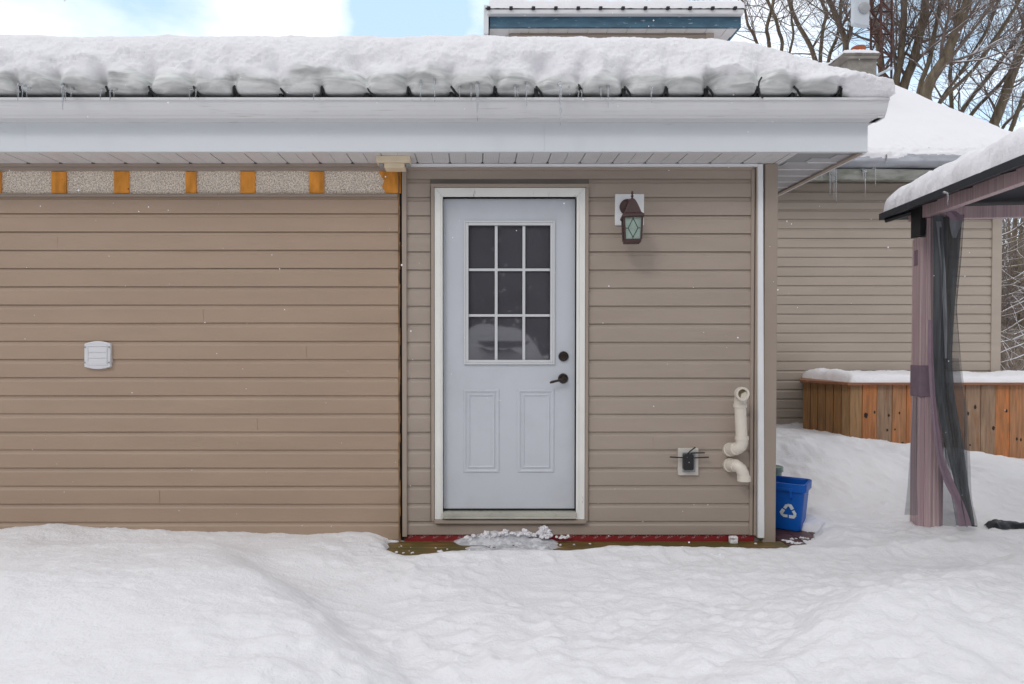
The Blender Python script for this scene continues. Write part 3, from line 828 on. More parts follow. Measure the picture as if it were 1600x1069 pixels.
# smaller snow bumps
n, m = A.shape[:2]
ii, jj = np.meshgrid(np.arange(n - 1), np.arange(m - 1), indexing='ij')
quads = np.stack([ii * m + jj, (ii + 1) * m + jj, (ii + 1) * m + jj + 1, ii * m + jj + 1], -1).reshape(-1, 4)
ice_q = (isice[:-1, :-1] & isice[1:, 1:]).reshape(-1)
def mesh_from(verts, quads, name, m_, smooth=True, attr=None):
    used = np.unique(quads); remap = np.zeros(len(verts), int); remap[used] = np.arange(len(used))
    me = bpy.data.meshes.new(name)
    q = remap[quads]
    me.vertices.add(len(used)); me.vertices.foreach_set('co', verts[used].astype(np.float32).ravel())
    me.loops.add(q.size); me.loops.foreach_set('vertex_index', q.astype(np.int32).ravel())
    me.polygons.add(len(q)); me.polygons.foreach_set('loop_start', np.arange(0, q.size, 4, dtype=np.int32))
    me.update(calc_edges=True); me.validate()
    if attr is not None:
        at_ = me.attributes.new('icy', 'FLOAT', 'POINT'); at_.data.foreach_set('value', attr[used].astype(np.float32))
    me.materials.append(M[m_])
    me.polygons.foreach_set('use_smooth', [smooth] * len(me.polygons))
    o = bpy.data.objects.new(name, me); col.objects.link(o)
    return o
V = A.reshape(-1, 3)
rs_o = mesh_from(V, quads[~ice_q], 'roof_snow', 'snow_ice', attr=ICY.reshape(-1))
tag(rs_o, 'thick white snow blanket with lumpy front edge on the near roof', 'snow', kind='stuff')
ic = mesh_from(V, quads[ice_q], 'ice_layer', 'snow_ice', attr=ICY.reshape(-1)); child_of(ic, rs_o)
# back slope of the front roof snow
xs = np.concatenate([np.arange(-5.2, XG - .08, .05), [XG - .05, XG - .02, XG - .005]]); ys = np.arange(FY + .55, 8.6, .06)
XX, YY = np.meshgrid(xs, ys, indexing='ij')
yfront = FY + .6
zf = GT + .035 + thick(XX) * 1.34
rise = np.minimum((YY - yfront) * SL, np.maximum((XG + .1 - XX) * SL, 0))
ZZ = zf - .02 + np.clip(rise, 0, 9) + fbm(XX * 2, YY * 2, 4, 3) * .02
ZZ = np.where(YY < yfront + .06, ZZ - .03, ZZ)
ZZ[-1, :] = GT
n, m = XX.shape
ii, jj = np.meshgrid(np.arange(n - 1), np.arange(m - 1), indexing='ij')
q2 = np.stack([ii * m + jj, (ii + 1) * m + jj, (ii + 1) * m + jj + 1, ii * m + jj + 1], -1).reshape(-1, 4)
o = mesh_from(np.stack([XX, YY, ZZ], -1).reshape(-1, 3), q2, 'snow_back', 'snow_roof'); child_of(o, rs_o)

# snow guards and bits of cable on the eave
for i, g in enumerate(gaps):
    if g < -3.4: continue
    mb = MB()
    k = random.choice((0, 1, 1))
    zb = GT + .015
    if k == 0:
        mb.tube([(g - .012, FY - .10, zb - .02), (g, FY - .135, zb + .045), (g - .004, FY - .06, zb + .10)], .007, 6)
        mb.tube([(g + .020, FY - .10, zb - .02), (g + .006, FY - .135, zb + .04)], .006, 6)
    else:
        mb.tube([(g, FY - .12, zb + .055), (g + .014, FY - .135, zb + .03), (g + .05, FY - .12, zb - .015)], .007, 6)
    mb.box(g - .011, g + .011, FY - .11, FY - .05, zb - .02, zb + .05)
    mb.build('snow_guard', 'black', house)
gx = PX(1187, 3.95)
mb = MB(); mb.tube([P3(1190, 121, 3.86), P3(1186, 128, 3.85), P3(1185, 138, 3.86), P3(1188, 149, 3.92), P3(1192, 153, 3.99)], .005, 8)
mb.build('loose_cable', 'black', house)

# rear roof snow
def rear_snow():
    xs = np.arange(1.6, XRE + .041, .035)
    ss = np.concatenate([np.linspace(0, 1, 40), 1 + np.arange(.0, 4.6, .09)[1:]])
    XX, S = np.meshgrid(xs, ss, indexing='ij')
    prof = [(0, .03, -.0), (.2, -.10, .0), (.4, -.16, .07), (.6, -.15, .17), (.8, -.08, .25), (1.0, .06, .33)]
    py = np.interp(S, [p[0] for p in prof], [p[1] for p in prof]); pz = np.interp(S, [p[0] for p in prof], [p[2] for p in prof])
    ext = np.clip(S - 1, 0, None)
    y = RFY + py + ext; z = RRZ + .02 + pz + ext * RSL
    edge = sst(XRE + .05, XRE - .14, XX)
    z = z - .12 * (1 - edge) * sst(.3, 1, S)
    med = fbm(XX * 5, z * 5, 41, 3, y * 5) * .035
    fine = fbm(XX * 22, z * 22, 43, 3, y * 22) * .022
    f = sst(.35, .6, S) * sst(1.7, 1.2, S)
    y = y - med * sst(.2, .4, S) * sst(3, 1.2, S) - fine * f
    z = z + fine * f + fbm(XX * 1.3, y * 1.3, 44, 2) * .03 * sst(.9, 1.5, S)
    b = .52 + .10 * fbm(xs * 3, xs * 0, 47, 3)
    ice = S < b[:, None]
    return np.stack([XX, y, z], -1), ice
A, isice = rear_snow(); n, m = A.shape[:2]
ii, jj = np.meshgrid(np.arange(n - 1), np.arange(m - 1), indexing='ij')
q = np.stack([ii * m + jj, (ii + 1) * m + jj, (ii + 1) * m + jj + 1, ii * m + jj + 1], -1).reshape(-1, 4)
iq = (isice[:-1, :-1] & isice[1:, 1:]).reshape(-1)
V = A.reshape(-1, 3)
o = mesh_from(V, q[~iq], 'rear_roof_snow', 'snow_roof'); tag(o, 'smooth snow sheet on the steeper rear roof beside the chimney', 'snow', kind='stuff')
o2 = mesh_from(V, q[iq], 'ice_layer', 'ice_rear'); child_of(o2, o)
def snow_slab(name, label, x0, x1, y0, y1, zfun, th, res=.02, edge=.08, seed=1, m_='snow_roof', rot=None, lump=1.0, parent=None):
    nx = max(4, int((x1 - x0) / res)); ny = max(4, int((y1 - y0) / res))
    xs = np.linspace(x0, x1, nx); ys = np.linspace(y0, y1, ny)
    XX, YY = np.meshgrid(xs, ys, indexing='ij')
    d = np.minimum(np.minimum(XX - x0, x1 - XX), np.minimum(YY - y0, y1 - YY))
    e = np.sqrt(np.clip(1 - (1 - np.clip(d / edge, 0, 1)) ** 2, 0, 1))
    zb = zfun(XX, YY)
    T = th(XX, YY) if callable(th) else th
    ZZ = zb + T * e * (1 + .22 * fbm(XX * 3, YY * 3, seed, 2)) + (fbm(XX * 9, YY * 9, seed + 3, 3) * .016 + fbm(XX * 35, YY * 35, seed + 7, 2) * .006) * e * lump
    jx = fbm(XX * 20, ZZ * 20, seed + 9, 2, YY * 20) * .012 * (1 - e * .7) * lump
    P = np.stack([XX + jx, YY - jx, ZZ], -1)
    if rot is not None: P = rot(P)
    n, m = XX.shape
    ii, jj = np.meshgrid(np.arange(n - 1), np.arange(m - 1), indexing='ij')
    q = np.stack([ii * m + jj, (ii + 1) * m + jj, (ii + 1) * m + jj + 1, ii * m + jj + 1], -1).reshape(-1, 4)
    o = mesh_from(P.reshape(-1, 3), q, name, m_)
    if parent is not None: child_of(o, parent)
    elif label: tag(o, label, 'snow', kind='stuff')
    return o
snow_slab('upper_roof_snow', 'thin snow layer on the small upper roof above the blue fascia', ux0 + .04, PX(1158, UY), UY - .10, UY + 1.75,
          lambda x, y: PZ(13, UY - .1) + np.clip(y - UY, 0, 2) * .25, .15, res=.022, edge=.10, seed=61)
snow_slab('chimney_snow', 'small cap of snow on top of the chimney', PX(1314, 9.93), PX(1371, 9.93), 9.925, 10.52, lambda x, y: zc1 + .066 + 0 * x, .06, res=.015, edge=.07, seed=63)

# ------------------------------------------------------------------ ICICLES
def icicle(px_, y0, y1, Y, r=.0055, label=None, group=None, lean=0):
    mb = MB(); p0 = P3(px_, y0, Y); p1 = P3(px_ + lean, y1, Y)
    pts = []; rr = []
    for k in range(9):
        t = k / 8; p = p0.lerp(p1, t); p.x += math.sin(t * 9 + px_) * .0012
        pts.append(p); rr.append(r * ((1 - t) ** .7) * (1 + .18 * math.sin(k * 2.3 + px_)) + .0006)
    pts.insert(0, p0 + Vector((0, .03, .012))); rr.insert(0, r * 1.8)
    mb.tube(pts, rr, 8)
    o = mb.build('icicle', 'icicle', smooth=True)
    return tag(o, label, 'icicle', group)
gl = 'thin short icicle hanging from the grey ice over the front gutter'
gr = 'icicles along the front gutter'
for a in [(28, 132, 158), (35, 134, 154), (42, 138, 152), (102, 134, 158), (111, 138, 154), (157, 140, 156), (172, 142, 158), (178, 140, 152), (296, 138, 156), (306, 140, 154), (490, 146, 157), (657.5, 126, 158), (679, 124, 160), (718, 137, 155), (736, 132, 158),
          (805, 134, 155), (809.5, 136, 155), (823, 130, 166), (890, 136, 150), (904, 142, 154), (909, 142, 154), (939, 137, 155), (950.5, 135, 168), (1018, 137, 161)]:
    icicle(a[0], a[1], a[2], 3.925, .006 if a[2] - a[1] > 20 else .0045, gl, gr)
icicle(98, 132, 172, 3.92, .009, 'thick white icicle near the left end of the front gutter', gr)
icicle(746, 130, 190, 3.92, .0095, 'longest icicle, over the gutter above the middle of the door', gr)
icicle(876, 132, 196, 3.92, .010, 'long thick icicle over the gutter above the right edge of the door', gr)
for a in [(1297, 266, 307), (1300, 266, 290), (1303, 266, 313), (1306.5, 266, 319), (1284, 266, 284), (1349, 266, 283), (1352, 266, 311), (1368, 264, 293), (1385, 243, 262), (1475, 262, 276)]:
    icicle(a[0], a[1], a[2], RFY - .165, .010, 'faint thin icicle hanging from the rear gutter behind the house corner', 'icicles along the rear gutter')

# ------------------------------------------------------------------ GROUND, DECK
def ground_z(x, y):
    x = np.asarray(x, float); y = np.asarray(y, float)
    z = .055 + 0 * x
    z = z + .17 * sst(3.7, 2.2, y)
    # left bank along the wall and its shoulder
    z = z + .012 * sst(-.55, -1.0, x) * sst(3.0, 3.9, y)
    z = z + .10 * np.exp(-(((x + 1.75) / .95) ** 2 + ((y - 2.95) / .65) ** 2))
    z = z + .03 * np.exp(-(((x + 2.8) / .5) ** 2 + ((y - 4.2) / .3) ** 2))
    z = z - .10 * np.exp(-(((x + .55 - (3.2 - y) * .45) / .33) ** 2)) * sst(3.95, 3.3, y) * sst(1.2, 2.2, y)
    z = z - .06 * np.exp(-(((x - .35) / .5) ** 2)) * sst(4.1, 3.5, y)
    z = z + .09 * np.exp(-(((x - 2.6) / .8) ** 2 + ((y - 3.3) / .35) ** 2))
    z = z - .05 * np.exp(-(((x - 2.3) / 1.2) ** 2 + ((y - 3.85) / .2) ** 2))
    z = z + .08 * np.exp(-(((x - 1.6) / .5) ** 2 + ((y - 2.6) / .35) ** 2))
    xc_ = -1.5 + (4.05 - y) * .68
    z = z + .075 * sst(xc_ + .20, xc_ - .22, x) * sst(4.15, 3.75, y) * sst(1.5, 2.0, y)
    xl_ = 1.03 + (y - 2.35) * 1.54
    z = z + .085 * sst(-.10, .16, (x - xl_) * .55 + .05 * vnoise(x * 2.2, y * 2.2, 402)) * sst(3.75, 3.5, y)
    z = z + .045 * np.exp(-((y - 4.02 - .10 * np.sin(x * 3)) / .13) ** 2) * sst(2.15, 2.5, x) * sst(3.6, 3.2, x)
    # bank behind the corner rising to the planter
    bank = sst(4.95, 7.0, y) * sst(1.8, 2.2, x)
    z = z + bank * (.25 * sst(6.3, 4.0, x) - .035 * sst(5.2, 6.6, x))
    z = z + .10 * np.exp(-(((x - 3.1) / .7) ** 2 + ((y - 6.6) / .7) ** 2))
    z = z - .05 * np.exp(-(((x - 2.75) / .35) ** 2 + ((y - 5.0) / .3) ** 2))
    z = z + bank * (.10 * fbm(x * 1.5, y * 1.5, 411, 3) + .035 * fbm(x * 4.5, y * 4.5, 413, 3)) * sst(7.3, 6.9, y)
    near = sst(12, 9, y) * sst(-7, -5, x) * sst(10, 8, x)
    z = z + fbm(x * 1.1, y * 1.1, 71, 3) * .042
    tr = sst(-1.3, -.4, x) * (1 - .4 * sst(4.4, 5.4, y))      # trampled part has more lumps
    z = z + fbm(x * 3.6, y * 3.6, 75, 3) * (.017 + .015 * tr) * near
    lum = np.abs(fbm(x * 7.5, y * 7.5, 77, 2))
    z = z + (.10 - lum) * .030 * tr * near
    bil = (.25 - np.abs(fbm(x * 13, y * 13, 88, 3))) * .012
    patch = sst(-.2, .35, fbm(x * 1.4, y * 1.4, 89, 2))
    z = z + fbm(x * 15, y * 23, 81, 3) * .0085 * near * (.5 + .5 * tr) + bil * near * (.25 + .75 * patch) + fbm(x * 50, y * 50, 85, 2) * .0030 * near
    # cleared strip along the door wall
    e = fbm(x * 3.2, y * 3.2, 91, 3) * .07 + fbm(x * 13, y * 13, 93, 2) * .035
    lft = -.60 + (WY - y) * .25
    yedge = 4.185 - .10 * np.exp(-((x + .42) / .20) ** 2) + .085 * sst(.6, .85, x) * (1 - .6 * np.exp(-((x - 1.75) / .28) ** 2))
    z = .015 + .03 * np.log1p(np.exp(np.clip((z - .015) / .03, -30, 30)))
    capz = .012 + .30 * np.clip(yedge - y - e * .5, 0, 9) + fbm(x * 16, y * 16, 95, 3) * .006
    inx = sst(lft - .10, lft + .10, x) * sst(2.5, 2.1, x)
    z = np.where(inx > 0, np.minimum(z, capz) * inx + z * (1 - inx), z)
    strip = sst(-.035, .035, (y + e - yedge)) * sst(-.03, .04, x + e - lft - .02) * sst(2.04, 1.98, x)
    z = z * (1 - strip) + (-.06) * strip
    # small drift left against the wall above the bare wood
    w = np.exp(-((x + .62) / .22) ** 2) * sst(4.34, 4.42, y + e * .4)
    z = np.maximum(z, -.05 + .085 * w)
    # low patch around the recycling bin
    b = sst(-.03, .05, (.215) - np.hypot((x - 2.16) / .95, (y - 4.60) / .9) + e * 1.6)
    b = np.maximum(b, sst(1.97, 2.0, x) * sst(2.22, 2.14, x) * sst(4.28, 4.34, y + e) * sst(4.6, 4.5, y))
    z = z * (1 - b) - .03 * b
    # bank behind camera (seen mirrored in the door glass)
    z = z + 1.36 * np.exp(-(((x - .55) / 1.0) ** 4 + ((y + 5) / .9) ** 2)) + 1.02 * np.exp(-(((x - .2) / 1.0) ** 4 + ((y + 2.3) / .75) ** 2)) + .5 * np.exp(-(((x + .6) / 1.2) ** 2 + ((y + 4.2) / .9) ** 2))
    z = z * 1.0
    far = np.hypot(x, y)
    z = np.where(far > 60, np.minimum(z, .1), z)
    return z
def axis(parts):
    a = [parts[0][0]]
    for s, e, st in parts:
        k = max(1, int(round((e - s) / st))); a += list(np.linspace(s, e, k + 1)[1:])
    return np.array(a)
gxs = axis([(-900, -60, 120), (-60, -12, 4), (-12, -5, .3), (-5, -3.2, .05), (-3.2, 4.6, .0125), (4.6, 8.5, .05), (8.5, 20, .4), (20, 60, 4), (60, 900, 120)])
gys = axis([(-900, -60, 120), (-60, -12, 4), (-12, 1.2, .3), (1.2, 5.2, .0125), (5.2, 8.6, .04), (8.6, 20, .4), (20, 60, 4), (60, 1500, 160)])
XX, YY = np.meshgrid(gxs, gys, indexing='ij')
ZZ = ground_z(XX, YY)
n, m = XX.shape
ii, jj = np.meshgrid(np.arange(n - 1), np.arange(m - 1), indexing='ij')
q = np.stack([ii * m + jj, (ii + 1) * m + jj, (ii + 1) * m + jj + 1, ii * m + jj + 1], -1).reshape(-1, 4)
g = mesh_from(np.stack([XX, YY, ZZ], -1).reshape(-1, 3), q, 'ground', 'snow')
tag(g, 'deep trampled snow covering the whole yard', None, kind='structure')

# deck boards under the snow
dk = empty('deck', (0.7, 4.2, -.1))
tag(dk, 'wet wooden step boards bare of snow along the foot of the door wall', 'deck')
mb = MB()
yy = 3.72
while yy < 4.42:
    mb.box(-1.0, XC + .05, yy, min(yy + .137, 4.425), -.035, 0); yy += .143
mb.build('deck_boards', 'wood_sill', dk, bevel=.003)
mb = MB()
for k in range(5):
    a = XC + .06 + k * .143
    mb.box(a, a + .137, 4.0, 5.1, -.036, -.002)
mb.build('deck_boards', 'deck_red', dk, bevel=.003)

# slush at the door and crumbs of snow
def lump(mb, c, r, seed, sq=.7, sub=2):
    bm = bmesh.new(); bmesh.ops.create_icosphere(bm, subdivisions=sub, radius=1)
    rnd = np.array([v.co[:] for v in bm.verts])
    nn = 1 + 1.0 * fbm(rnd[:, 0] * 2.4 + seed, rnd[:, 1] * 2.4, 5, 3, rnd[:, 2] * 2.4)
    vs = [(c[0] + p[0] * r * k, c[1] + p[1] * r * k, c[2] + p[2] * r * sq * k) for p, k in zip(rnd, nn)]
    mb.add(vs, [tuple(v.index for v in f.verts) for f in bm.faces]); bm.free()
xs = np.linspace(-.14, .70, 150); ys = np.linspace(4.08, 4.425, 70)
XX, YY = np.meshgrid(xs, ys, indexing='ij')
e = fbm(XX * 7, YY * 16, 101, 3)
u = np.clip(1 - np.abs((XX - .26 + (YY - 4.25) * .3) / .36) ** 2.5, 0, 1)
core = .036 * u * (.6 + e * 1.1) + .045 * u * sst(4.32, 4.42, YY) + fbm(XX * 30, YY * 45, 103, 3) * .012 * u - .010
ZZ = core
n, m = XX.shape
ii, jj = np.meshgrid(np.arange(n - 1), np.arange(m - 1), indexing='ij')
q = np.stack([ii * m + jj, (ii + 1) * m + jj, (ii + 1) * m + jj + 1, ii * m + jj + 1], -1).reshape(-1, 4)
o = mesh_from(np.stack([XX, YY, ZZ], -1).reshape(-1, 3), q, 'slush_patch', 'slush')
tag(o, 'grey half melted slush on the boards right below the door', 'slush', kind='stuff')
mb = MB(); rr = random.Random(5)
for k in range(60):
    x = rr.uniform(-.06, .62); lump(mb, (x, 4.40 - rr.uniform(0, .02), .030 + .03 * math.exp(-((x - .28) / .25) ** 2) + rr.uniform(-.01, .012)), rr.uniform(.007, .016), k * 3.1)
for (x, z, r_) in [(PX(850, 4.40), PZ(828, 4.40), .026), (PX(856, 4.40), PZ(832, 4.40), .020), (PX(845, 4.4), PZ(833, 4.40), .018), (PX(760, 4.4), PZ(833, 4.4), .016), (PX(790, 4.4), PZ(831, 4.4), .018), (PX(821, 4.4), PZ(830, 4.4), .018)]:
    for q_ in range(4): lump(mb, (x + rr.uniform(-.01, .01), 4.40, z + rr.uniform(-.008, .008)), r_ * rr.uniform(.55, 1), x * 9 + q_, .9)
mb.build('snow_crumbs', 'snow_roof', smooth=False); tag(bpy.data.objects['snow_crumbs'], 'crumbly white snow lumps heaped against the siding under the door', 'snow', kind='stuff')
mb = MB()
for k in range(55):
    x = rr.uniform(-.62, 1.9); y = 4.16 + rr.random() ** 1.3 * .2; lump(mb, (x, y, .003), rr.uniform(.003, .011) * (1 if rr.random() < .88 else 2.0), k * 1.7, .45, 2)
for k in range(22): lump(mb, (rr.uniform(2.06, 2.30), rr.uniform(4.36, 4.5), .003), rr.uniform(.005, .020), k * 2.7, .4, 2)
o = mb.build('scattered_snow_bits', 'snow_roof', smooth=True); tag(o, 'small bits of snow scattered on the bare wooden boards', 'snow', kind='stuff')
# ice block leaning at the wall foot
mb = MB(); lump(mb, (PX(1147, 4.38), 4.38, .028), .024, 5, .8); mb.box(PX(1142, 4.38), PX(1154, 4.38), 4.365, 4.40, 0, .045)
o = mb.build('snow_chunk', 'snow_roof', bevel=.006); tag(o, 'squarish white snow chunk on the wet board near the white corner strip', 'snow chunk')

# ------------------------------------------------------------------ WALL FIXTURES
# lantern
lx, lz = PX(984, WY), PZ(340, WY)
lan = empty('wall_lantern', (PX(984, WY), WY, PZ(352, WY)))
tag(lan, 'dark brown wall lantern with leaded diamond glass right of the door', 'lantern')
MB().box(px(959.5), px(1004), WY - .026, WY, PZ(353, WY), PZ(304.5, WY)).build('mounting_block', 'white_trim', lan, bevel=.004)
LY = WY - .16
c = (PX(987, LY), LY)
MB().lathe([(.052, 0), (.052, -.010), (.040, -.024), (.016, -.03)], (PX(978, WY), WY - .026, PZ(325, WY)), 'y', 24).build('back_plate', 'rust_brown', lan, smooth=True, auto=40)
mb = MB(); mb.tube([(PX(978, WY), WY - .04, PZ(325, WY)), (PX(979, WY), WY - .09, PZ(318, WY)), (c[0] - .002, LY + .02, PZ(314, LY)), (c[0], LY, PZ(316, LY))], [.012, .013, .013, .012], 10)
mb.build('arm', 'rust_brown', lan, smooth=True)
def sq(mb, c, lv, n=4, rot=PI / 4 + .25):
    vs = []
    for r_, z_ in lv:
        for k in range(n):
            a = rot + 2 * PI * k / n; vs.append((c[0] + r_ * math.cos(a), c[1] + r_ * math.sin(a), z_))
    m_ = len(lv)
    fs = [(i * n + k, i * n + (k + 1) % n, (i + 1) * n + (k + 1) % n, (i + 1) * n + k) for i in range(m_ - 1) for k in range(n)]
    fs += [tuple(range(n))[::-1], tuple(range((m_ - 1) * n, m_ * n))]
    mb.add(vs, fs)
z_ = lambda y: PZ(y, LY)
s2 = math.sqrt(2)
mb = MB(); sq(mb, c, [(.066 * s2, z_(342)), (.070 * s2, z_(340.5)), (.066 * s2, z_(337)), (.052 * s2, z_(334)), (.036 * s2, z_(323)), (.020 * s2, z_(314)), (.012 * s2, z_(311))], rot=PI / 4 - .12)
mb.build('roof_cap', 'rust_brown', lan, bevel=.001)
MB().lathe([(.012, 0), (.006, .010), (.007, .018), (.012, .021), (.006, .024), (.005, .03), (.008, .036), (.007, .044), (.002, .054)], (c[0], c[1], z_(311.5)), 'z', 14).build('finial', 'rust_brown', lan, smooth=True)
# cage: 4 posts, base and glass tapering down
mb = MB(); rt, rb_ = .057 * s2, .050 * s2
sq(mb, c, [(rb_ * .98, z_(380)), (rb_ * 1.04, z_(378)), (rb_ * 1.02, z_(375))], rot=PI / 4 - .12)
for k in range(4):
    a = PI / 4 - .12 + k * PI / 2
    mb.tube([(c[0] + rt * math.cos(a), c[1] + rt * math.sin(a), z_(341)), (c[0] + rb_ * math.cos(a), c[1] + rb_ * math.sin(a), z_(376))], .0065, 6)
mb.build('cage', 'rust_brown', lan)
mb = MB(); sq(mb, c, [((rb_ - .006), z_(375.3)), ((rt - .006), z_(341.5))], rot=PI / 4 - .12); mb.build('lantern_glass', 'lantern_glass', lan)
mb = MB()
for k in range(4):     # leading on each pane
    a0 = PI / 4 - .12 + k * PI / 2; a1 = a0 + PI / 2
    def pp(u, v):
        r_ = (rb_ + (rt - rb_) * v) - .004
        p0 = Vector((math.cos(a0), math.sin(a0))) * r_; p1 = Vector((math.cos(a1), math.sin(a1))) * r_
        q_ = p0.lerp(p1, u); return (c[0] + q_.x, c[1] + q_.y, z_(376) + (z_(341) - z_(376)) * v)
    T_, B_, L_, R_ = pp(.5, .93), pp(.5, .10), pp(.2, .5), pp(.8, .5)
    for s0, s1 in ((T_, L_), (L_, B_), (B_, R_), (R_, T_), (pp(.05, .5), L_), (R_, pp(.95, .5)), (pp(.5, 1), T_), (pp(.5, 0), B_)): mb.tube([s0, s1], .0018, 5)
mb.build('leading', 'black', lan)

# louvre vent
vt = empty('wall_vent', (PX(152, WY), WY, PZ(555, WY))); tag(vt, 'small white square louvred vent cover on the left siding', 'vent')
vy = WY - .045
pts = []
for k in range(9): t = k / 8; pts.append((131.5 + 41 * t, 537.0 - 4 * math.sin(t * PI)))
for k in range(9): t = k / 8; pts.append((172.0 - 41 * t, 573.5 + 3.5 * math.sin(t * PI)))
poly = [(PX(a, vy), PZ(b, vy)) for a, b in pts]
MB().prism(poly, 'y', vy, WY - .01).build('vent_cover', 'vent', vt, bevel=.005)
vz = lambda y: PZ(y, vy)
mb = MB(); xa, xb = PX(136.5, vy), PX(168, vy)
mb.box(xa, xb, vy - .004, vy, vz(541.5), vz(539.5)); mb.box(xa, xb, vy - .004, vy, vz(570.5), vz(568.5)); mb.box(xa, xa + .006, vy - .004, vy, vz(568.4), vz(541.6)); mb.box(xb - .006, xb, vy - .004, vy, vz(568.4), vz(541.6))
mb.build('vent_frame', 'vent', vt, bevel=.002)
mb = MB()
for k in range(3):
    za, zb_ = vz(541.8 + k * 9), vz(550.5 + k * 9)
    mb.prism([(vy - .001, za), (vy - .004, zb_ + .001), (vy - .004, zb_), (vy, zb_)], 'x', xa + .007, xb - .007)
mb.build('louvres', 'vent', vt)
mb = MB()
for a, b in ((132.8, 542.5), (170.5, 542.5), (132, 566.5), (170, 566.5)): MB().lathe([(.006, 0), (.005, -.003)], (PX(a, vy), vy - .001, PZ(b, vy)), 'y', 8).build('screw', 'plate_grey', vt)

# motion light / beige box under soffit
my = 4.22
mo = empty('soffit_box', (PX(615, my), my, PZ(241, my))); tag(mo, 'flat beige plastic fixture hanging under the soffit above the siding joint', 'fixture')
MB().box(PX(588.5, my), PX(641, my), my, my + .10, PZ(253, my), min(PZ(240.5, my), zso - .001)).build('housing', 'beige', mo, bevel=.003)
MB().box(PX(600, my), PX(632, my), my + .025, my + .13, PZ(262, my + .025), PZ(253, my) - .0005).build('lens_block', 'beige', mo, bevel=.003)
MB().box(PX(591, my), PX(599, my), my + .03, my + .10, PZ(258.5, my + .03), PZ(253, my) - .0006).build('side_lamp', 'plate_grey', mo, bevel=.003)
MB().box(PX(633, my), PX(640, my), my + .03, my + .10, PZ(258.5, my + .03), PZ(253, my) - .0006).build('side_lamp', 'plate_grey', mo, bevel=.003)

# outlet with black device
ot = empty('wifi_device', (PX(1076, WY), WY, PZ(721, WY))); tag(ot, 'small black gadget with four antennas on a cream outlet plate', 'outlet')
oy = WY - .030
MB().box(PX(1061, oy), PX(1092.5, oy), oy, WY, PZ(743, oy), PZ(700.5, oy)).build('outlet_plate', 'plate', ot, bevel=.003)
MB().box(PX(1067, oy), PX(1087, oy), oy - .008, oy, PZ(737.5, oy), PZ(706.5, oy)).build('outlet_cover', 'plate_grey', ot, bevel=.003)
by = oy - .045
MB().prism(rrect(PX(1069.5, by), PX(1085.3, by), PZ(735, by), PZ(710, by), .012), 'y', by, oy - .009).build('device_body', 'rubber', ot, bevel=.003)
for s in ([(1069.5, 715.3), (1058, 714.8), (1046.7, 714.2)], [(1085, 715.5), (1097, 715), (1107.5, 714.5)], [(1079.5, 708.5), (1088, 707.8), (1101, 707.6)], [(1073, 711), (1078, 705.5), (1086.5, 699)]):
    MB().tube([P3(a, b, by + .02) for a, b in s], [.0042, .0045, .0045], 8).build('antenna', 'rubber', ot)
MB().lathe([(.0025, 0), (.001, -.001)], (PX(1077.5, by), by - .001, PZ(722.5, by)), 'y', 8).build('indicator_light', 'bin_white', ot)

# PVC pipes
def rim(mb, p, d, r, ln):
    p = Vector(p); d = Vector(d).normalized(); mb.tube([p - d * ln / 2, p + d * ln / 2], r, 20)
def pv(px_, py_, Y): return P3(px_, py_, Y)
vp = empty('vent_pipe', (PX(1157, WY), WY, PZ(700, WY))); tag(vp, 'upper cream plastic pipe rising to an open elbow beside the corner', 'pipe')
Yp = WY - .115
rp = .036
mb = MB(); w0 = pv(1137, 703, WY - .005)
mb.tube([pv(1139, 703, WY - .002), pv(1142, 702.5, WY - .05)], [.046, .046], 20)
mb.tube([pv(1142, 702, WY - .045), pv(1150, 701, Yp + .015)], [rp + .005, rp + .005], 20)
mb.build('wall_coupling', 'pvc', vp, smooth=True, auto=40)
mb = MB()
mb.tube([pv(1147, 701.5, Yp + .04), pv(1153, 700.8, Yp + .01), pv(1157.5, 697.5, Yp), pv(1159, 692, Yp), pv(1159, 686, Yp)], rp + .002, 20)
rim(mb, pv(1149.5, 701.3, Yp + .03), pv(1153, 700.8, Yp + .01) - pv(1147, 701.5, Yp + .04), rp + .006, .012)
rim(mb, pv(1159, 684.5, Yp), (0, 0, 1), rp + .006, .022)
mb.build('elbow', 'pvc', vp, smooth=True, auto=40)
MB().tube([pv(1159, 688, Yp), pv(1156.3, 634, Yp)], rp, 24).build('riser_pipe', 'pvc', vp, smooth=True, auto=40)
mb = MB(); rim(mb, pv(1156.3, 634, Yp), (0, 0, 1), rp + .006, .022)
mb.tube([pv(1156, 636, Yp), pv(1156.5, 626, Yp), pv(1157.5, 620, Yp - .012), pv(1158.8, 616.5, Yp - .035), pv(1159.5, 615.5, Yp - .06)], rp + .002, 24)
# open rim as a ring
c0 = pv(1160, 615.5, Yp - .075)
mb.lathe([(rp + .007, .025), (rp + .007, -.008), (rp - .006, -.008), (rp - .006, .02)], c0, 'y', 28, cap=False)
mb.build('open_elbow', 'pvc', vp, smooth=True, auto=40)
MB().lathe([(rp - .0065, 0), (.001, .004)], (c0.x, c0.y + .012, c0.z), 'y', 24, cap=False).build('pipe_bore', 'pvc_in', vp)
vp2 = empty('intake_pipe', (PX(1150, WY), WY, PZ(730, WY))); tag(vp2, 'lower cream plastic elbow pointing down, under the longer pipe', 'pipe')
mb = MB()
mb.tube([pv(1139, 727, WY - .002), pv(1142, 727, WY - .05)], .046, 20); mb.tube([pv(1142, 727, WY - .045), pv(1148, 728, Yp + .03)], rp + .005, 20)
mb.build('wall_coupling', 'pvc', vp2, smooth=True, auto=40)
mb = MB()
mb.tube([pv(1146, 727, Yp + .035), pv(1152, 728, Yp + .01), pv(1157, 732, Yp), pv(1160, 738, Yp), pv(1162, 745, Yp), pv(1162.5, 750, Yp)], rp + .001, 20)
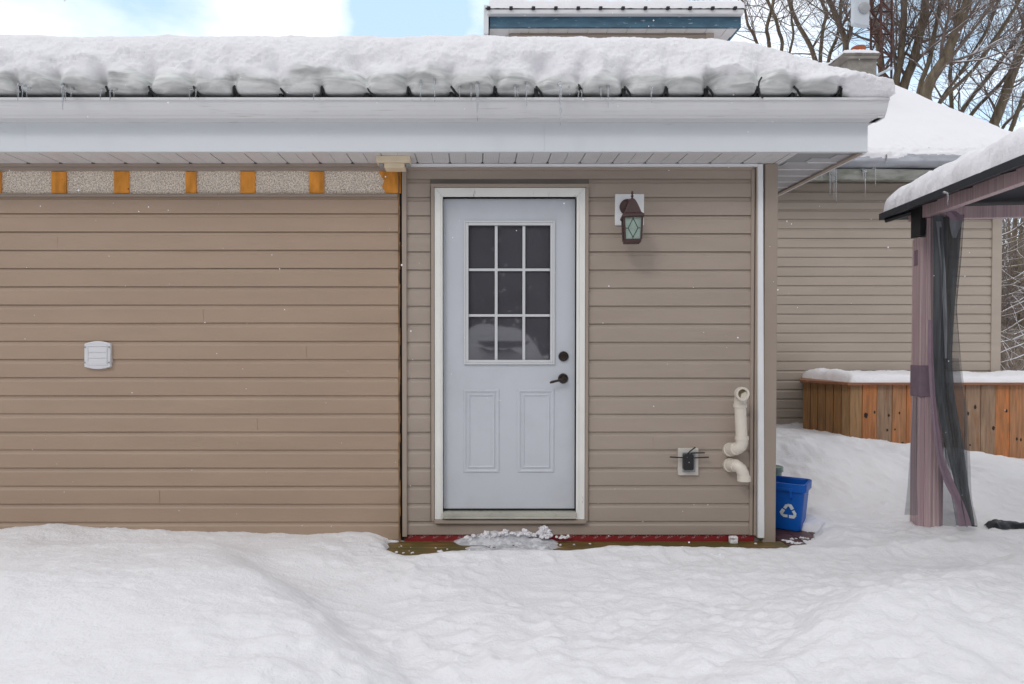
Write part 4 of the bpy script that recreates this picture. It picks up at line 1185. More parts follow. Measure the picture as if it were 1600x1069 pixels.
rim(mb, pv(1162.3, 748, Yp), (0.02, 0, -1), rp + .006, .030); rim(mb, pv(1149, 727.5, Yp + .022), pv(1152, 728, Yp) - pv(1146, 727, Yp + .035), rp + .006, .012)
mb.build('elbow', 'pvc', vp2, smooth=True, auto=40)

# ------------------------------------------------------------------ RECYCLING BIN
def make_bin():
    root = empty('recycling_bin', (0, 0, 0))
    tag(root, 'open blue plastic recycling box with white arrows symbol beside the house corner', 'recycling bin')
    w, d, h = .182, .130, .335    # half sizes at top
    kx, ky = .84, .84
    def rr_(hx, hy, r, z): return [(x, y, z) for x, y in rrect(-hx, hx, -hy, hy, r, 4)]
    lv = [rr_(w * kx, d * ky, .03, .004), rr_(w * kx * 1.01, d * ky * 1.01, .03, .012), rr_(w * .97, d * .97, .035, h - .07), rr_(w * .98, d * .98, .035, h - .012)]
    mb = MB(); n = len(lv[0])
    vs = [p for l in lv for p in l]
    fs = [(i * n + k, i * n + (k + 1) % n, (i + 1) * n + (k + 1) % n, (i + 1) * n + k) for i in range(3) for k in range(n)]
    fs.append(tuple(range(n))[::-1]); mb.add(vs, fs)
    # inner
    li = [rr_(w * kx - .006, d * ky - .006, .027, .012), rr_(w * .97 - .004, d * .97 - .004, .031, h - .004)]
    vs = [p for l in li for p in l]; mb.add(vs, [(k, n + k, n + (k + 1) % n, (k + 1) % n) for k in range(n)] + [tuple(range(n))])
    mb.build('tub', 'bin_blue', root, fixn=False)
    mb = MB()   # folded rim
    ro = [rr_(w + .010, d + .010, .04, h - .055), rr_(w + .012, d + .012, .042, h - .002), rr_(w + .008, d + .008, .04, h), rr_(w - .006, d - .006, .034, h), rr_(w - .010, d - .010, .034, h - .01)]
    ro.insert(0, rr_(w - .008, d - .008, .034, h - .054))
    vs = [p for l in ro for p in l]
    mb.add(vs, [(i * n + k, i * n + (k + 1) % n, (i + 1) * n + (k + 1) % n, (i + 1) * n + k) for i in range(len(ro) - 1) for k in range(n)])
    mb.build('rim', 'bin_blue', root, fixn=False)
    mb = MB()
    for s in (-.055, .095): mb.prism([(s - .007, h - .10), (s + .007, h - .10), (s + .009, h - .03), (s - .009, h - .03)], 'y', -d - .018, -d * .93)
    mb.prism([(-.05, h - .050), (.09, h - .050), (.09, h - .03), (-.05, h - .03)], 'y', -d - .014, -d * .95)
    mb.build('hand_grip', 'bin_blue', root, bevel=.003)
    # three chasing arrows
    mb = MB()
    def yat(z): return -(d * (ky + (.97 - ky) * (z / (h - .07)))) - .0025
    czz = .135; cxx = .078
    def P(u, v, k, s=.052):
        a = k * 2 * PI / 3; x = u * math.cos(a) - v * math.sin(a); z = u * math.sin(a) + v * math.cos(a)
        zz = czz + z * s; return (cxx + x * s, yat(zz), zz)
    for k in range(3):
        body = [(-.62, -.80), (-.12, -.80), (-.12, -.42), (-.46, -.42)]; body = [(-.95, -.52), (-.62, -.80), (-.10, -.80), (-.10, -.42), (-.50, -.42), (-.66, -.36)]
        head = [(.06, -.86), (.70, -.86), (.98, -.48), (.74, -.30), (.56, -.42), (.06, -.42)]
        for pl in (body, head):
            mb.add([P(u, v, k) for u, v in pl], [tuple(range(len(pl)))])
    mb.build('arrows_symbol', 'bin_white', root, fixn=False)
    return root
rbin = make_bin()
rbin.location = (2.212, 4.815, 0.0)
rbin.rotation_euler = (0, 0, R(-35))
jr = empty('jar', (PX(1214, 5.2), 5.2, 0)); tag(jr, 'pale green tub half hidden behind the blue bin', 'tub')
MB().lathe([(.05, .10), (.055, PZ(738, 5.2)), (.06, PZ(736, 5.2))], (PX(1211, 5.2), 5.2, 0), 'z', 20).build('tub_body', 'jar', jr, smooth=True, auto=40)
MB().lathe([(.066, PZ(736, 5.2)), (.066, PZ(729, 5.2)), (.058, PZ(728, 5.2))], (PX(1211, 5.2), 5.2, 0), 'z', 20).build('lid', 'jar', jr, smooth=True, auto=40)

# ------------------------------------------------------------------ WOODEN PLANTER / SKIRTED BOX
pl = empty('wooden_box', (PX(1330, 7.35), 7.35, 0)); tag(pl, 'long box clad in orange and brown vertical boards under a snow cap', 'wooden box')
PYf = 7.35
pA = Vector((PX(1256, 7.95), 7.95)); pB = Vector((PX(1329, PYf), PYf)); zt = PZ(601.5, PYf)
mb = MB()
nb = 6
rr = random.Random(11)
for k in range(nb):
    a = pA.lerp(pB, k / nb); b = pA.lerp(pB, (k + 1) / nb - .012)
    mb.cur = rr.choice((2, 3, 2, 3)) if k < nb - 1 else 2
    nn = Vector((b - a).yx).normalized(); nn = Vector((-abs(nn.x), -abs(nn.y))) * rr.uniform(0, .006)
    vs = [(a.x + nn.x, a.y + nn.y, -.3), (b.x + nn.x, b.y + nn.y, -.3), (b.x + .02, b.y + .02, -.3), (a.x + .02, a.y + .02, -.3)]
    ztk = zt
    vs += [(v[0], v[1], ztk) for v in vs]
    mb.add(vs, [(0, 3, 2, 1), (4, 5, 6, 7), (0, 1, 5, 4), (1, 2, 6, 5), (2, 3, 7, 6), (3, 0, 4, 7)])
woods = ['wood_orange', 'wood_grey', 'wood_tan', 'wood_brown', 'wood_red']
mb.build('side_boards', woods, pl, bevel=.003)
mb = MB(); edges = [1329, 1348, 1371, 1395, 1417, 1440, 1463, 1485, 1509, 1533, 1556, 1579, 1604, 1628, 1652, 1676, 1700, 1724, 1748, 1772]
kinds = [2, 0, 1, 4, 0, 1, 3, 4, 1, 1, 0, 4, 1, 0, 3, 1, 0, 4, 1]
knots = []
for i in range(len(edges) - 1):
    mb.cur = kinds[i]; off = rr.uniform(0, .007)
    xa, xb = PX(edges[i], PYf) + .002, PX(edges[i + 1], PYf) - .003
    mb.box(xa, xb, PYf - off, PYf + .02, -.3, zt - .001)
    for q_ in range(rr.choice((0, 1, 1, 2))): knots.append((rr.uniform(xa + .02, xb - .02), PYf - off - .0012, rr.uniform(.15, zt - .08), rr.uniform(.008, .016)))
for a, b, r_ in ((1353.5, 649, .026), (1387, 672, .012), (1399, 671, .010), (1411, 693, .014), (1524, 636, .015), (1553, 669, .020), (1573, 642, .014)): knots.append((PX(a, PYf), PYf - .0085, PZ(b, PYf), r_))
mb.build('front_boards', woods, pl, bevel=.003)
mb = MB(); mb.box(PX(1329, PYf) + .01, PX(1772, PYf), PYf + .021, PYf + .04, -.3, zt - .01); mb.build('dark_backing', 'black', pl)
mb = MB()
for x, y, z, r_ in knots:
    n_ = 14; ph = rr.uniform(0, 6); el = rr.uniform(1.1, 1.7)
    mb.add([(x + r_ * .85 * math.cos(2 * PI * k / n_) * (1 + .22 * math.sin(3 * k + ph)), y, z + r_ * el * math.sin(2 * PI * k / n_) * (1 + .18 * math.cos(2 * k + ph))) for k in range(n_)], [tuple(range(n_))])
for v in range(0, len(mb.v)):
    x, y, z = mb.v[v]; mb.v[v] = (x, y, z)
mb.build('board_knots', 'knot', pl)
mb = MB()
c1 = pA + Vector((-.07, -.05)); c2 = pB + Vector((-.06, -.06)); xe = PX(1772, PYf)
poly = [(c1.x, c1.y), (c2.x, c2.y), (xe, PYf - .06), (xe, 8.45), (PX(1251, 8.45), 8.45)]
mb.prism(poly, 'z', zt, zt + .028)
mb.build('top_board', 'cap_wood', pl, bevel=.004)
o = snow_slab('box_snow', 'even white snow strip lying on the wooden box in front of the rear wall', PX(1260, 8.3), xe, PYf - .03, 8.44, lambda x, y: zt + .02 + 0 * x,
              lambda x, y: 0.028 + .058 * sst(PX(1262, 7.7), PX(1320, 7.6), x) + .03 * np.exp(-((x - PX(1332, 7.5)) / .18) ** 2), res=.022, edge=.10, seed=71)
MB().box(0, .001, 0, .001, 0, .001)

# ------------------------------------------------------------------ GAZEBO
dvec = Vector((.129, 1)).normalized(); rvec = Vector((dvec.y, -dvec.x))
GO = Vector((2.93, 4.85))
def G(a, b, z):
    p = GO + rvec * a - dvec * b
    return Vector((p.x, p.y, z))
gz = empty('gazebo', G(.21, .22, 0)); tag(gz, 'mauve metal gazebo with black snowy roof and grey side netting', 'gazebo')
def gbox(mb, a0, a1, b0, b1, z0, z1):
    vs = [G(a0, b0, z0), G(a1, b0, z0), G(a1, b1, z0), G(a0, b1, z0), G(a0, b0, z1), G(a1, b0, z1), G(a1, b1, z1), G(a0, b1, z1)]
    mb.add(vs, [(0, 1, 2, 3), (4, 7, 6, 5), (0, 4, 5, 1), (1, 5, 6, 2), (2, 6, 7, 3), (3, 7, 4, 0)])
GA, GB_ = 3.3, 3.2
ZE = 2.205
for (a, b) in ((.145, .17), (GA - .145 - .13, .17), (.145, GB_ - .28), (GA - .275, GB_ - .28)):
    mb = MB(); sgn = 1
    zT = 2.165
    gbox(mb, a, a + .035, b, b + .11, -.05, zT - .13)
    gbox(mb, a + .036, a + .155, b + .02, b + .115, -.05, zT)
    for q_ in range(5): gbox(mb, a + .046 + q_ * .022, a + .056 + q_ * .022, b + .1152, b + .119, -.05, zT - .001)
    mb.build('post', 'gaz_pink', gz, bevel=.003)
mb = MB()
gbox(mb, .150, .205, .10, GB_ - .1, 2.168, 2.262); mb.build('roof_beam', 'gaz_pink', gz, bevel=.003)
mb = MB(); gbox(mb, .206, GA - .2, .20, .25, 2.163, 2.245); mb.build('roof_beam', 'gaz_pink', gz, bevel=.003)
mb = MB(); gbox(mb, GA - .2, GA - .15, .10, GB_ - .1, 2.168, 2.262); mb.build('roof_beam', 'gaz_pink', gz, bevel=.003)
mb = MB(); gbox(mb, .206, GA - .2, GB_ - .25, GB_ - .2, 2.163, 2.245); mb.build('roof_beam', 'gaz_pink', gz, bevel=.003)
mb = MB(); gbox(mb, .138, .17, .16, .285, 2.045, 2.285); gbox(mb, .171, .22, .262, .30, 2.262, 2.30); mb.build('corner_bracket', 'gaz_black', gz, bevel=.002)
mb = MB(); gbox(mb, .142, .147, .20, .245, 1.85, 1.955); mb.build('post_slot', 'hem', gz)
# roof: pyramid hip
zp = ZE + .05 + (GA / 2) * math.tan(R(15))
mb = MB()
e = [G(0, 0, ZE), G(GA, 0, ZE), G(GA, GB_, ZE), G(0, GB_, ZE)]; e2 = [p + Vector((0, 0, .045)) for p in e]
pk = G(GA / 2, GB_ / 2, zp)
ei = [G(.03, .03, ZE + .012), G(GA - .03, .03, ZE + .012), G(GA - .03, GB_ - .03, ZE + .012), G(.03, GB_ - .03, ZE + .012)]
pki = G(GA / 2, GB_ / 2, zp - .05)
vs = e + e2 + [pk] + ei + [pki]
fs = []
for k in range(4):
    k2 = (k + 1) % 4
    fs += [(k, k2, 4 + k2, 4 + k), (4 + k, 4 + k2, 8), (k, 9 + k, 9 + k2, k2), (9 + k, 13, 9 + k2)]
mb.add(vs, fs); mb.build('roof', 'gaz_roof', gz)
mb = MB()
for k in range(1, 8):     # panel ribs under the roof
    t = k / 8
    for (p0, p1) in ((ei[0], ei[1]), (ei[3], ei[2]), (ei[0], ei[3]), (ei[1], ei[2])):
        s_ = p0.lerp(p1, t); 
        q0 = s_; mid = (p0 + p1) / 2; w = 1 - abs(t - .5) * 2
        q0 = q0.lerp(pki, .03); q1 = q0.lerp(q0 + (pki - mid), w * .96); mb.tube([q0 - Vector((0, 0, .002)), q1 - Vector((0, 0, .002))], .006, 5)
for k in range(4): mb.tube([ei[k] - Vector((0, 0, .02)), pki - Vector((0, 0, .02))], .018, 6)
mb.build('roof_ribs', 'gaz_black', gz)
# snow on gazebo
def grot(P):
    Q = P.copy()
    Q[..., 0] = GO.x + rvec.x * P[..., 0] - dvec.x * P[..., 1]
    Q[..., 1] = GO.y + rvec.y * P[..., 0] - dvec.y * P[..., 1]
    return Q
def gzf(a, b):
    d = np.minimum(np.minimum(a, GA - a) / (GA / 2), np.minimum(b, GB_ - b) / (GB_ / 2))
    return ZE + .040 + d * (zp - ZE - .045)
snow_slab('gazebo_snow', 'thick soft snow layer on the black gazebo roof', .012, GA - .01, .012, GB_ - .01, gzf, .165, res=.0125, edge=.16, seed=83, rot=grot, lump=1.35)
icicle(1481, 302, 322, 3.9, .005, 'tiny icicle hanging from the gazebo roof edge', None)

# curtain netting
def ribbon(rows, Y, name, m_, amp=.012, k=9, nu=26, seed=0, parent=gz, nv=60, dY=0):
    ys = [r[0] for r in rows]; yv = np.linspace(ys[0], ys[-1], nv)
    L_ = np.interp(yv, ys, [r[1] for r in rows]); R_ = np.interp(yv, ys, [r[2] for r in rows])
    kk = np.array([1, 2, 3, 2, 1.]) / 9
    L_ = np.convolve(np.pad(L_, 2, mode='edge'), kk, 'valid'); R_ = np.convolve(np.pad(R_, 2, mode='edge'), kk, 'valid')
    A = np.zeros((nv, nu, 3))
    for i in range(nv):
        for j in range(nu):
            u = j / (nu - 1)
            yy = Y + amp * math.sin(k * u + seed + .6 * math.sin(i * .09 + seed)) + dY * u + amp * .5 * math.sin(k * 2.3 * u + i * .05)
            x, z = at(L_[i] + (R_[i] - L_[i]) * u, yv[i], Y)
            A[i, j] = (x, yy, z)
    mb = MB(); mb.grid(A)
    return mb.build(name, m_, parent, smooth=True, fixn=False)
CYc = 4.42
ribbon([(336, 1457, 1506), (400, 1458, 1502), (480, 1459, 1493), (560, 1461, 1500), (640, 1466, 1510), (720, 1478, 1514), (780, 1490, 1516), (822, 1498, 1527)], CYc, 'netting', 'net', .02, 11, seed=1)
ribbon([(338, 1458, 1500), (400, 1461, 1496), (480, 1461, 1490), (560, 1460, 1486), (620, 1464, 1490), (700, 1478, 1505), (760, 1492, 1512), (820, 1504, 1522)], CYc - .03, 'netting', 'net_dense', .016, 8, seed=3)
ribbon([(346, 1462, 1470), (420, 1470, 1477), (500, 1474, 1480), (560, 1476, 1480)], CYc - .05, 'netting', 'net_pale', .004, 5, seed=5)
ribbon([(342, 1484, 1507), (350, 1484, 1503), (365, 1487, 1497), (372, 1490, 1494)], CYc - .055, 'netting', 'net_pale', .004, 5, seed=2, nv=14, nu=10)
ribbon([(330, 1476, 1494), (340, 1484, 1507), (345, 1486, 1504)], CYc - .06, 'netting_tie', 'hem', .004, 5, seed=2, nv=10, nu=10)
ribbon([(560, 1462, 1500), (640, 1470, 1512), (720, 1480, 1513), (760, 1500, 1514)], CYc + .06, 'netting', 'net', .01, 6, seed=8)
ribbon([(690, 1468, 1478), (760, 1468, 1490), (822, 1466, 1502)], CYc + .03, 'netting', 'net', .012, 9, seed=6)
ribbon([(620, 1429, 1433), (700, 1424, 1434), (760, 1419, 1432), (805, 1414, 1434)], CYc + .08, 'netting', 'net', .01, 6, seed=7)
ribbon([(500, 1450, 1459), (560, 1450, 1459), (620, 1453, 1462), (680, 1459, 1469), (720, 1464, 1476), (758, 1476, 1493), (764, 1480, 1496), (790, 1494, 1508), (822, 1497, 1520)], CYc - .055, 'curtain_hem', 'hem', .006, 4, nu=10, seed=4)
mb = MB(); gbox(mb, .140, .145 + .158, .165, .293, PZ(620, 4.55), PZ(571, 4.55)); mb.build('tie_strap', 'hem', gz, bevel=.004)

# crumpled black fabric on the snow
def crumple(name, label, pts, w, seed):
    mb = MB(); n = 26; A = np.zeros((n, 9, 3))
    for i in range(n):
        t = i / (n - 1) * (len(pts) - 1); k = min(int(t), len(pts) - 2); f_ = t - k
        p = Vector(pts[k]).lerp(Vector(pts[k + 1]), f_)
        wv = w * (1 - abs(i / (n - 1) - .4) * .9)
        for j in range(9):
            a = PI * j / 8
            nz = float(fbm(np.array([i * .35]), np.array([j * .6]), seed, 3)[0])
            A[i, j] = (p.x + .02 * nz, p.y - math.cos(a) * wv * (1 + .4 * nz), p.z + math.sin(a) * wv * .75 * (1 + .9 * nz))
    mb.grid(A); o = mb.build(name, 'tarp', smooth=True, fixn=False)
    return tag(o, label, 'fabric')
def gp_(px_, Y, dz=.0):
    x = PX(px_, Y); return (x, Y, float(ground_z(np.array([x]), np.array([Y]))[0]) + dz)
def gy_for(px_, py_):
    best = None
    for Y in np.arange(3.8, 5.4, .01):
        x, z = at(px_, py_, Y)
        d = abs(z - float(ground_z(np.array([x]), np.array([Y]))[0]))
        if best is None or d < best[0]: best = (d, Y)
    return best[1]
Yt = gy_for(1560, 826)
crumple('black_fabric', 'larger crumpled black fabric lying on the snow right of the gazebo post', [gp_(1545, Yt, -.01), gp_(1553, Yt + .01, .0), gp_(1575, Yt + .02, -.005), gp_(1600, Yt + .02, -.005), gp_(1660, Yt, -.005)], .055, 3)
crumple('black_fabric', 'small black fabric scrap on the snow at the foot of the netting', [gp_(1508, Yt + .02, -.01), gp_(1520, Yt, .0), gp_(1536, Yt, -.005)], .025, 6)

# ------------------------------------------------------------------ ANTENNA TOWER
TY = 12.6
tw = empty('antenna_tower', (PX(1378, TY), TY, 0)); tag(tw, 'rusty lattice antenna mast standing behind the chimney', 'tower')
legs = [(PX(1355.5, TY), TY), (PX(1371, TY - .3), TY - .3), (PX(1387.5, TY), TY)]
ztp = 9.6
for lx_, ly_ in legs:
    MB().tube([(lx_ + .04, ly_, 0), (lx_, ly_, ztp)], .021, 8).build('mast_leg', 'rust', tw)
mb = MB()
zz = .4; k = 0
while zz < ztp - .5:
    for i in range(3):
        a = legs[i]; b = legs[(i + 1) % 3]
        mb.tube([(a[0], a[1], zz), (b[0], b[1], zz)], .016, 5)
        mb.tube([(a[0], a[1], zz), (b[0], b[1], zz + .42)], .013, 5)
    zz += .42
mb.build('cross_braces', 'rust', tw)
dz = lambda y: PZ(y, TY - .4)
pn = empty('panel_antenna', (PX(1341, TY - .4), TY - .4, dz(20))); tag(pn, 'pale grey panel antenna clamped to the rusty mast', 'antenna')
mb = MB()
xa, xb = PX(1329, TY - .4), PX(1353, TY - .4)
mb.prism([(xa, dz(36)), (xa + .02, dz(38)), (xb, dz(42)), (xb, dz(-25)), (xa + .02, dz(-25)), (xa, dz(-23))][::-1], 'y', TY - .42, TY - .30)
mb.build('panel_shell', 'dish', pn, bevel=.02)
MB().lathe([(.10, 0), (.10, -.03), (.06, -.05), (.03, -.05)], (PX(1345, TY - .42), TY - .42, dz(14)), 'y', 18).build('pivot_disc', 'plate_grey', pn)
MB().tube([(PX(1345, TY - .42), TY - .46, dz(14)), (PX(1356, TY), TY - .05, dz(13))], .02, 6).build('clamp_arm', 'plate_grey', pn)
mb = MB(); mb.tube([P3(1366, 120, TY - .6), P3(1380, 113, TY - .6), P3(1395, 106, TY - .3)], .022, 8)
o = mb.build('antenna_boom', 'dish', tw)

# ------------------------------------------------------------------ TREES
class TR:
    def __init__(s, seed): s.r = random.Random(seed); s.t = MB(); s.b = MB()
    def limb(s, pts, rad, n=9, crook=.018):
        out = []; rr_ = []
        for i in range(len(pts) - 1):
            for k in range(4):
                t = k / 4; p = pts[i].lerp(pts[i + 1], t)
                p = p + Vector((s.r.uniform(-1, 1), s.r.uniform(-1, 1), 0)) * crook
                out.append(p); rr_.append(rad[i] + (rad[i + 1] - rad[i]) * t)
        out.append(pts[-1]); rr_.append(rad[-1])
        # smooth once
        o2 = [out[0]] + [(out[i - 1] + out[i] * 2 + out[i + 1]) / 4 for i in range(1, len(out) - 1)] + [out[-1]]
        s.t.tube(o2, rr_, n); return o2, rr_
    def twig(s, p, d, ln, r, lv, rmin=.0032, spread=.75):
        n = 3 + (lv > 1) * 2
        pts = [p]; rr_ = [r]; dd = d.copy(); q_ = p
        for k in range(n):
            dd = (dd + Vector((s.r.gauss(0, .16), s.r.gauss(0, .16), s.r.gauss(.04, .13)))).normalized()
            q_ = q_ + dd * ln / n; pts.append(q_); rr_.append(max(rmin, r * (1 - .8 * (k + 1) / n)))
        s.b.tube(pts, rr_, 5 if lv > 1 else 3, cap=False)
        if lv <= 0: return
        m_ = {3: 7, 2: 6, 1: 4}[lv]
        for k in range(m_):
            t = s.r.uniform(.15, 1) * n; i = min(int(t), n - 1); b = pts[i].lerp(pts[i + 1], t - i)
            ax = (pts[i + 1] - pts[i]).normalized()
            o = ax.orthogonal().normalized(); o.rotate(Matrix.Rotation(s.r.uniform(0, 2 * PI), 3, ax))
            nd = (ax * s.r.uniform(.6, 1) + o * s.r.uniform(.4, 1) * spread + Vector((0, 0, .15))).normalized()
            s.twig(b, nd, ln * s.r.uniform(.35, .65), max(rmin, rr_[i] * .55), lv - 1, rmin, spread)
    def dress(s, pts, rr_, count, ln, lv, t0=.2, bias=Vector((0, 0, 0))):
        for k in range(count):
            t = (t0 + (1 - t0) * s.r.random()) * (len(pts) - 1); i = min(int(t), len(pts) - 2); b = pts[i].lerp(pts[i + 1], t - i)
            ax = (pts[i + 1] - pts[i]).normalized(); o = ax.orthogonal().normalized(); o.rotate(Matrix.Rotation(s.r.uniform(0, 2 * PI), 3, ax))
            nd = (ax * s.r.uniform(.3, .9) + o * s.r.uniform(.5, 1) + bias).normalized()
            s.twig(b, nd, ln * s.r.uniform(.5, 1.2), rr_[i] * s.r.uniform(.22, .42), lv)
    def build(s, base, label, group='bare trees behind the house', twm='twig'):
        e = empty('tree', base); tag(e, label, 'tree', group)
        s.t.build('trunk', 'bark', e, smooth=True, fixn=False)
        s.b.build('branches', twm, e, smooth=False, fixn=False)
        return e
def tree(seed, Y, base_px, limbs, label, count=14, ln=2.6, lv=2, bole=2.2):
    T = TR(seed); base = Vector((PX(base_px, Y), Y, -.2)); top = base + Vector((0, 0, bole))
    rb = sum((l[-1] ** 2) for l in limbs) ** .5 / F * Y * .5 * 1.05
    T.limb([base, top], [rb * 1.25, rb], 12)
    for l in limbs:
        pts_px, w = l[0], l[-1]
        r0 = w / F * Y / 2
        jy = T.r.uniform(-.8, .8)
        pts = [top - Vector((0, 0, .3))] + [P3(a, b, Y + jy * min(1, (i + 1) / 3)) for i, (a, b) in enumerate(pts_px)]
        last = pts[-1] + (pts[-1] - pts[-2]).normalized() * 2.5
        pts.append(last)
        n = len(pts); rad = [r0 * 1.15] + [r0 * (1 - .38 * i / (n - 2)) for i in range(n - 1)]; rad[-1] = r0 * .3
        o2, rr_ = T.limb(pts, rad)
        T.dress(o2, rr_, int(count * 1.1), ln, lv, t0=.3)
    return T.build(base, label)
tree(21, 16, 1322, [([(1322, 160), (1321, 90), (1320, 60), (1309, 30), (1294, 0), (1285, -40)], 9.5), ([(1330, 150), (1322, 70), (1334, 25), (1340, 0), (1346, -40)], 5)], 'bare tree with a mossy forked stem left of the chimney', 14, 2.4)
tree(22, 18, 1262, [([(1285, 130), (1268, 74), (1248, 42), (1234, 10), (1226, -30)], 7.5), ([(1280, 130), (1282, 80), (1287, 40), (1291, 20), (1282, 0), (1280, -40)], 6), ([(1290, 130), (1296, 85), (1308, 60), (1314, 20), (1313, -30)], 5.5)], 'bare tree of three thin stems above the end of the near roof snow', 13, 2.4)
tree(23, 17, 1205, [([(1204, 120), (1202, 65), (1197, 45), (1208, 10), (1212, -30)], 6), ([(1215, 120), (1224, 66), (1214, 40), (1205, 12), (1190, -20)], 5.5), ([(1198, 120), (1181, 60), (1168, 40), (1165, 15), (1150, -20)], 4.5), ([(1225, 120), (1240, 60), (1236, 20), (1240, -30)], 4)], 'bare tree with slender stems just right of the upper roof', 13, 2.6)
tree(24, 15, 1400, [([(1396, 220), (1400, 130), (1407, 90), (1411, 40), (1413, 0), (1414, -30)], 11), ([(1398, 220), (1412, 133), (1428, 90), (1440, 45), (1447, 0), (1450, -30)], 14), ([(1390, 220), (1380, 130), (1372, 60), (1362, 20), (1358, -30)], 11)], 'bare tree with straight grey limbs directly behind the antenna mast', 16, 2.6)
tree(25, 14, 1432, [([(1425, 250), (1448, 135), (1475, 95), (1492, 55), (1512, 0), (1522, -30)], 17), ([(1420, 250), (1436, 140), (1455, 85), (1462, 40), (1472, 0)], 8), ([(1430, 250), (1470, 155), (1510, 100), (1545, 45), (1560, -5), (1580, -50)], 6), ([(1440, 250), (1465, 160), (1520, 112), (1570, 40), (1600, -10)], 6.5), ([(1425, 220), (1455, 110), (1500, 75), (1550, 10), (1560, -20)], 5)], 'bare tree with one thick leaning limb right of the antenna mast', 16, 2.4)
tree(26, 15.5, 1530, [([(1480, 260), (1500, 172), (1540, 125), (1580, 75), (1612, 20)], 8), ([(1500, 260), (1515, 178), (1560, 135), (1600, 85), (1640, 40)], 6.5), ([(1535, 260), (1552, 195), (1570, 150), (1585, 105), (1605, 60), (1630, 10)], 15), ([(1490, 260), (1488, 170), (1484, 120), (1490, 60), (1500, 0)], 6.5), ([(1560, 280), (1560, 205), (1600, 165), (1640, 130)], 5), ([(1560, 280), (1580, 200), (1600, 150), (1620, 100)], 7)], 'bare tree with many steep parallel limbs above the gazebo snow', 15, 2.4)
# right-hand tree whose snowy boughs cross the gap beside the rear wall
T = TR(40); Y = 13.0
base = P3(1660, 640, Y); base.z = -.2
T.limb([base, P3(1655, 400, Y), P3(1650, 100, Y), P3(1640, -100, Y)], [.16, .14, .10, .05], 10)
for k in range(17):
    y0 = 352 + k * 12.5
    pts = [P3(1650, y0 - 18 + T.r.uniform(-8, 8), Y), P3(1610, y0 - 6 + T.r.uniform(-6, 6), Y - .4), P3(1585, y0 + 5 + T.r.uniform(-5, 5), Y - .6), P3(1560, y0 + 12 + T.r.uniform(-8, 8), Y - .8), P3(1535, y0 + 12 + T.r.uniform(-10, 10), Y - .9)]
    r0 = T.r.uniform(.016, .038)
    o2, rr_ = T.limb(pts, [r0, r0 * .8, r0 * .7, r0 * .5, r0 * .25], 6, .02)
    T.dress(o2, rr_, 6, .9, 1, .1)
T.build(base, 'tree with snow laden boughs crossing behind the rear house corner')
# background trees: one built, copied
T = TR(50)
T.limb([Vector((0, 0, -.2)), Vector((.1, 0, 3)), Vector((0, .2, 7)), Vector((.2, 0, 11))], [.16, .14, .10, .03], 8, .05)
for k in range(14):
    z0 = T.r.uniform(1.2, 10); a = T.r.uniform(0, 2 * PI)
    T.twig(Vector((.05, .05, z0)), Vector((math.cos(a), math.sin(a), T.r.uniform(.3, .9))).normalized(), T.r.uniform(2, 3.6), .05, 2, .008)
proto = T.build((0, 0, 0), 'x', 'far bare woodland trees', 'twig_far')
rr = random.Random(9)
def copy_tree(o, par=None):
    c = o.copy(); col.objects.link(c)
    if par is not None: c.parent = par
    for ch in list(o.children): copy_tree(ch, c)
    return c
spots = []
for k in range(30):
    Y = rr.uniform(26, 50); spots.append((PX(rr.uniform(1535, 1660), Y), Y))
for i, (x, y) in enumerate(spots):
    o = proto if i == 0 else copy_tree(proto)
    o.location = (x, y, 0); o.rotation_euler = (0, 0, rr.uniform(0, 6.28)); s_ = rr.uniform(.6, .85); o.scale = (s_, s_, s_)
    o['label'] = 'thin bare tree in the woodland far behind the house'
# brush
mb = MB(); rr = random.Random(15)
for k in range(5200):
    Y = rr.uniform(16, 40); x = PX(rr.uniform(1480, 1720), Y) + rr.uniform(-1, 1)
    h_ = rr.uniform(.5, 2.4) * (.6 + .4 * Y / 30); w = rr.uniform(-.7, .7); r_ = rr.uniform(.006, .018)
    p0 = Vector((x, Y, -.1)); p1 = p0 + Vector((w * .4, rr.uniform(-.2, .2), h_ * .6)); p2 = p1 + Vector((w * .8, 0, h_ * .4))
    mb.tube([p0, p1, p2], [r_, r_ * .8, r_ * .3], 3, cap=False)
o = mb.build('brush', 'brush', fixn=False); tag(o, 'tangled brown brush at the edge of the woodland', 'brush', kind='stuff')

# made-up dark bowl behind the camera, added for a dark oval in the reflection
fb = MB().lathe([(.02, 0), (.30, .02), (.42, .08), (.44, .12), (.41, .12), (.36, .07), (.02, .05)], (.5, -2.3, float(ground_z(np.array([.5]), np.array([-2.3]))[0]) - .02), 'z', 28).build('added_bowl', 'rubber', smooth=True, auto=40)
tag(fb, 'dark round bowl behind the camera, made up for a dark oval mirrored in the glass', 'added dark bowl')
mb = MB(); rr = random.Random(31)  # unseen foliage mass, added behind the camera to darken the glass reflection
for k in range(26000):
    x = rr.uniform(-14, 14); y = -10 - rr.uniform(0, 3) - .3 * math.sin(x * 1.3); z = rr.uniform(0, 1) ** .8 * (6.5 + 1.2 * math.sin(x * .9) + .8 * math.sin(x * 2.7))
    a = rr.uniform(0, 6.28); b = rr.uniform(-.8, .8); q_ = rr.uniform(.10, .22)
    u = Vector((math.cos(a), math.sin(a), b)) * q_; v = Vector((-math.sin(a) * b, math.cos(a) * b, 1)) * q_ * .6
    c_ = Vector((x, y, z)); mb.add([c_ - u - v, c_ + u - v * .5, c_ + u * .8 + v, c_ - u * .6 + v], [(0, 1, 2, 3)])
o = mb.build('added_foliage', 'added_foliage_leaf', fixn=False); tag(o, 'dark foliage behind the camera, added unseen to darken the door glass', 'added_foliage', kind='stuff')

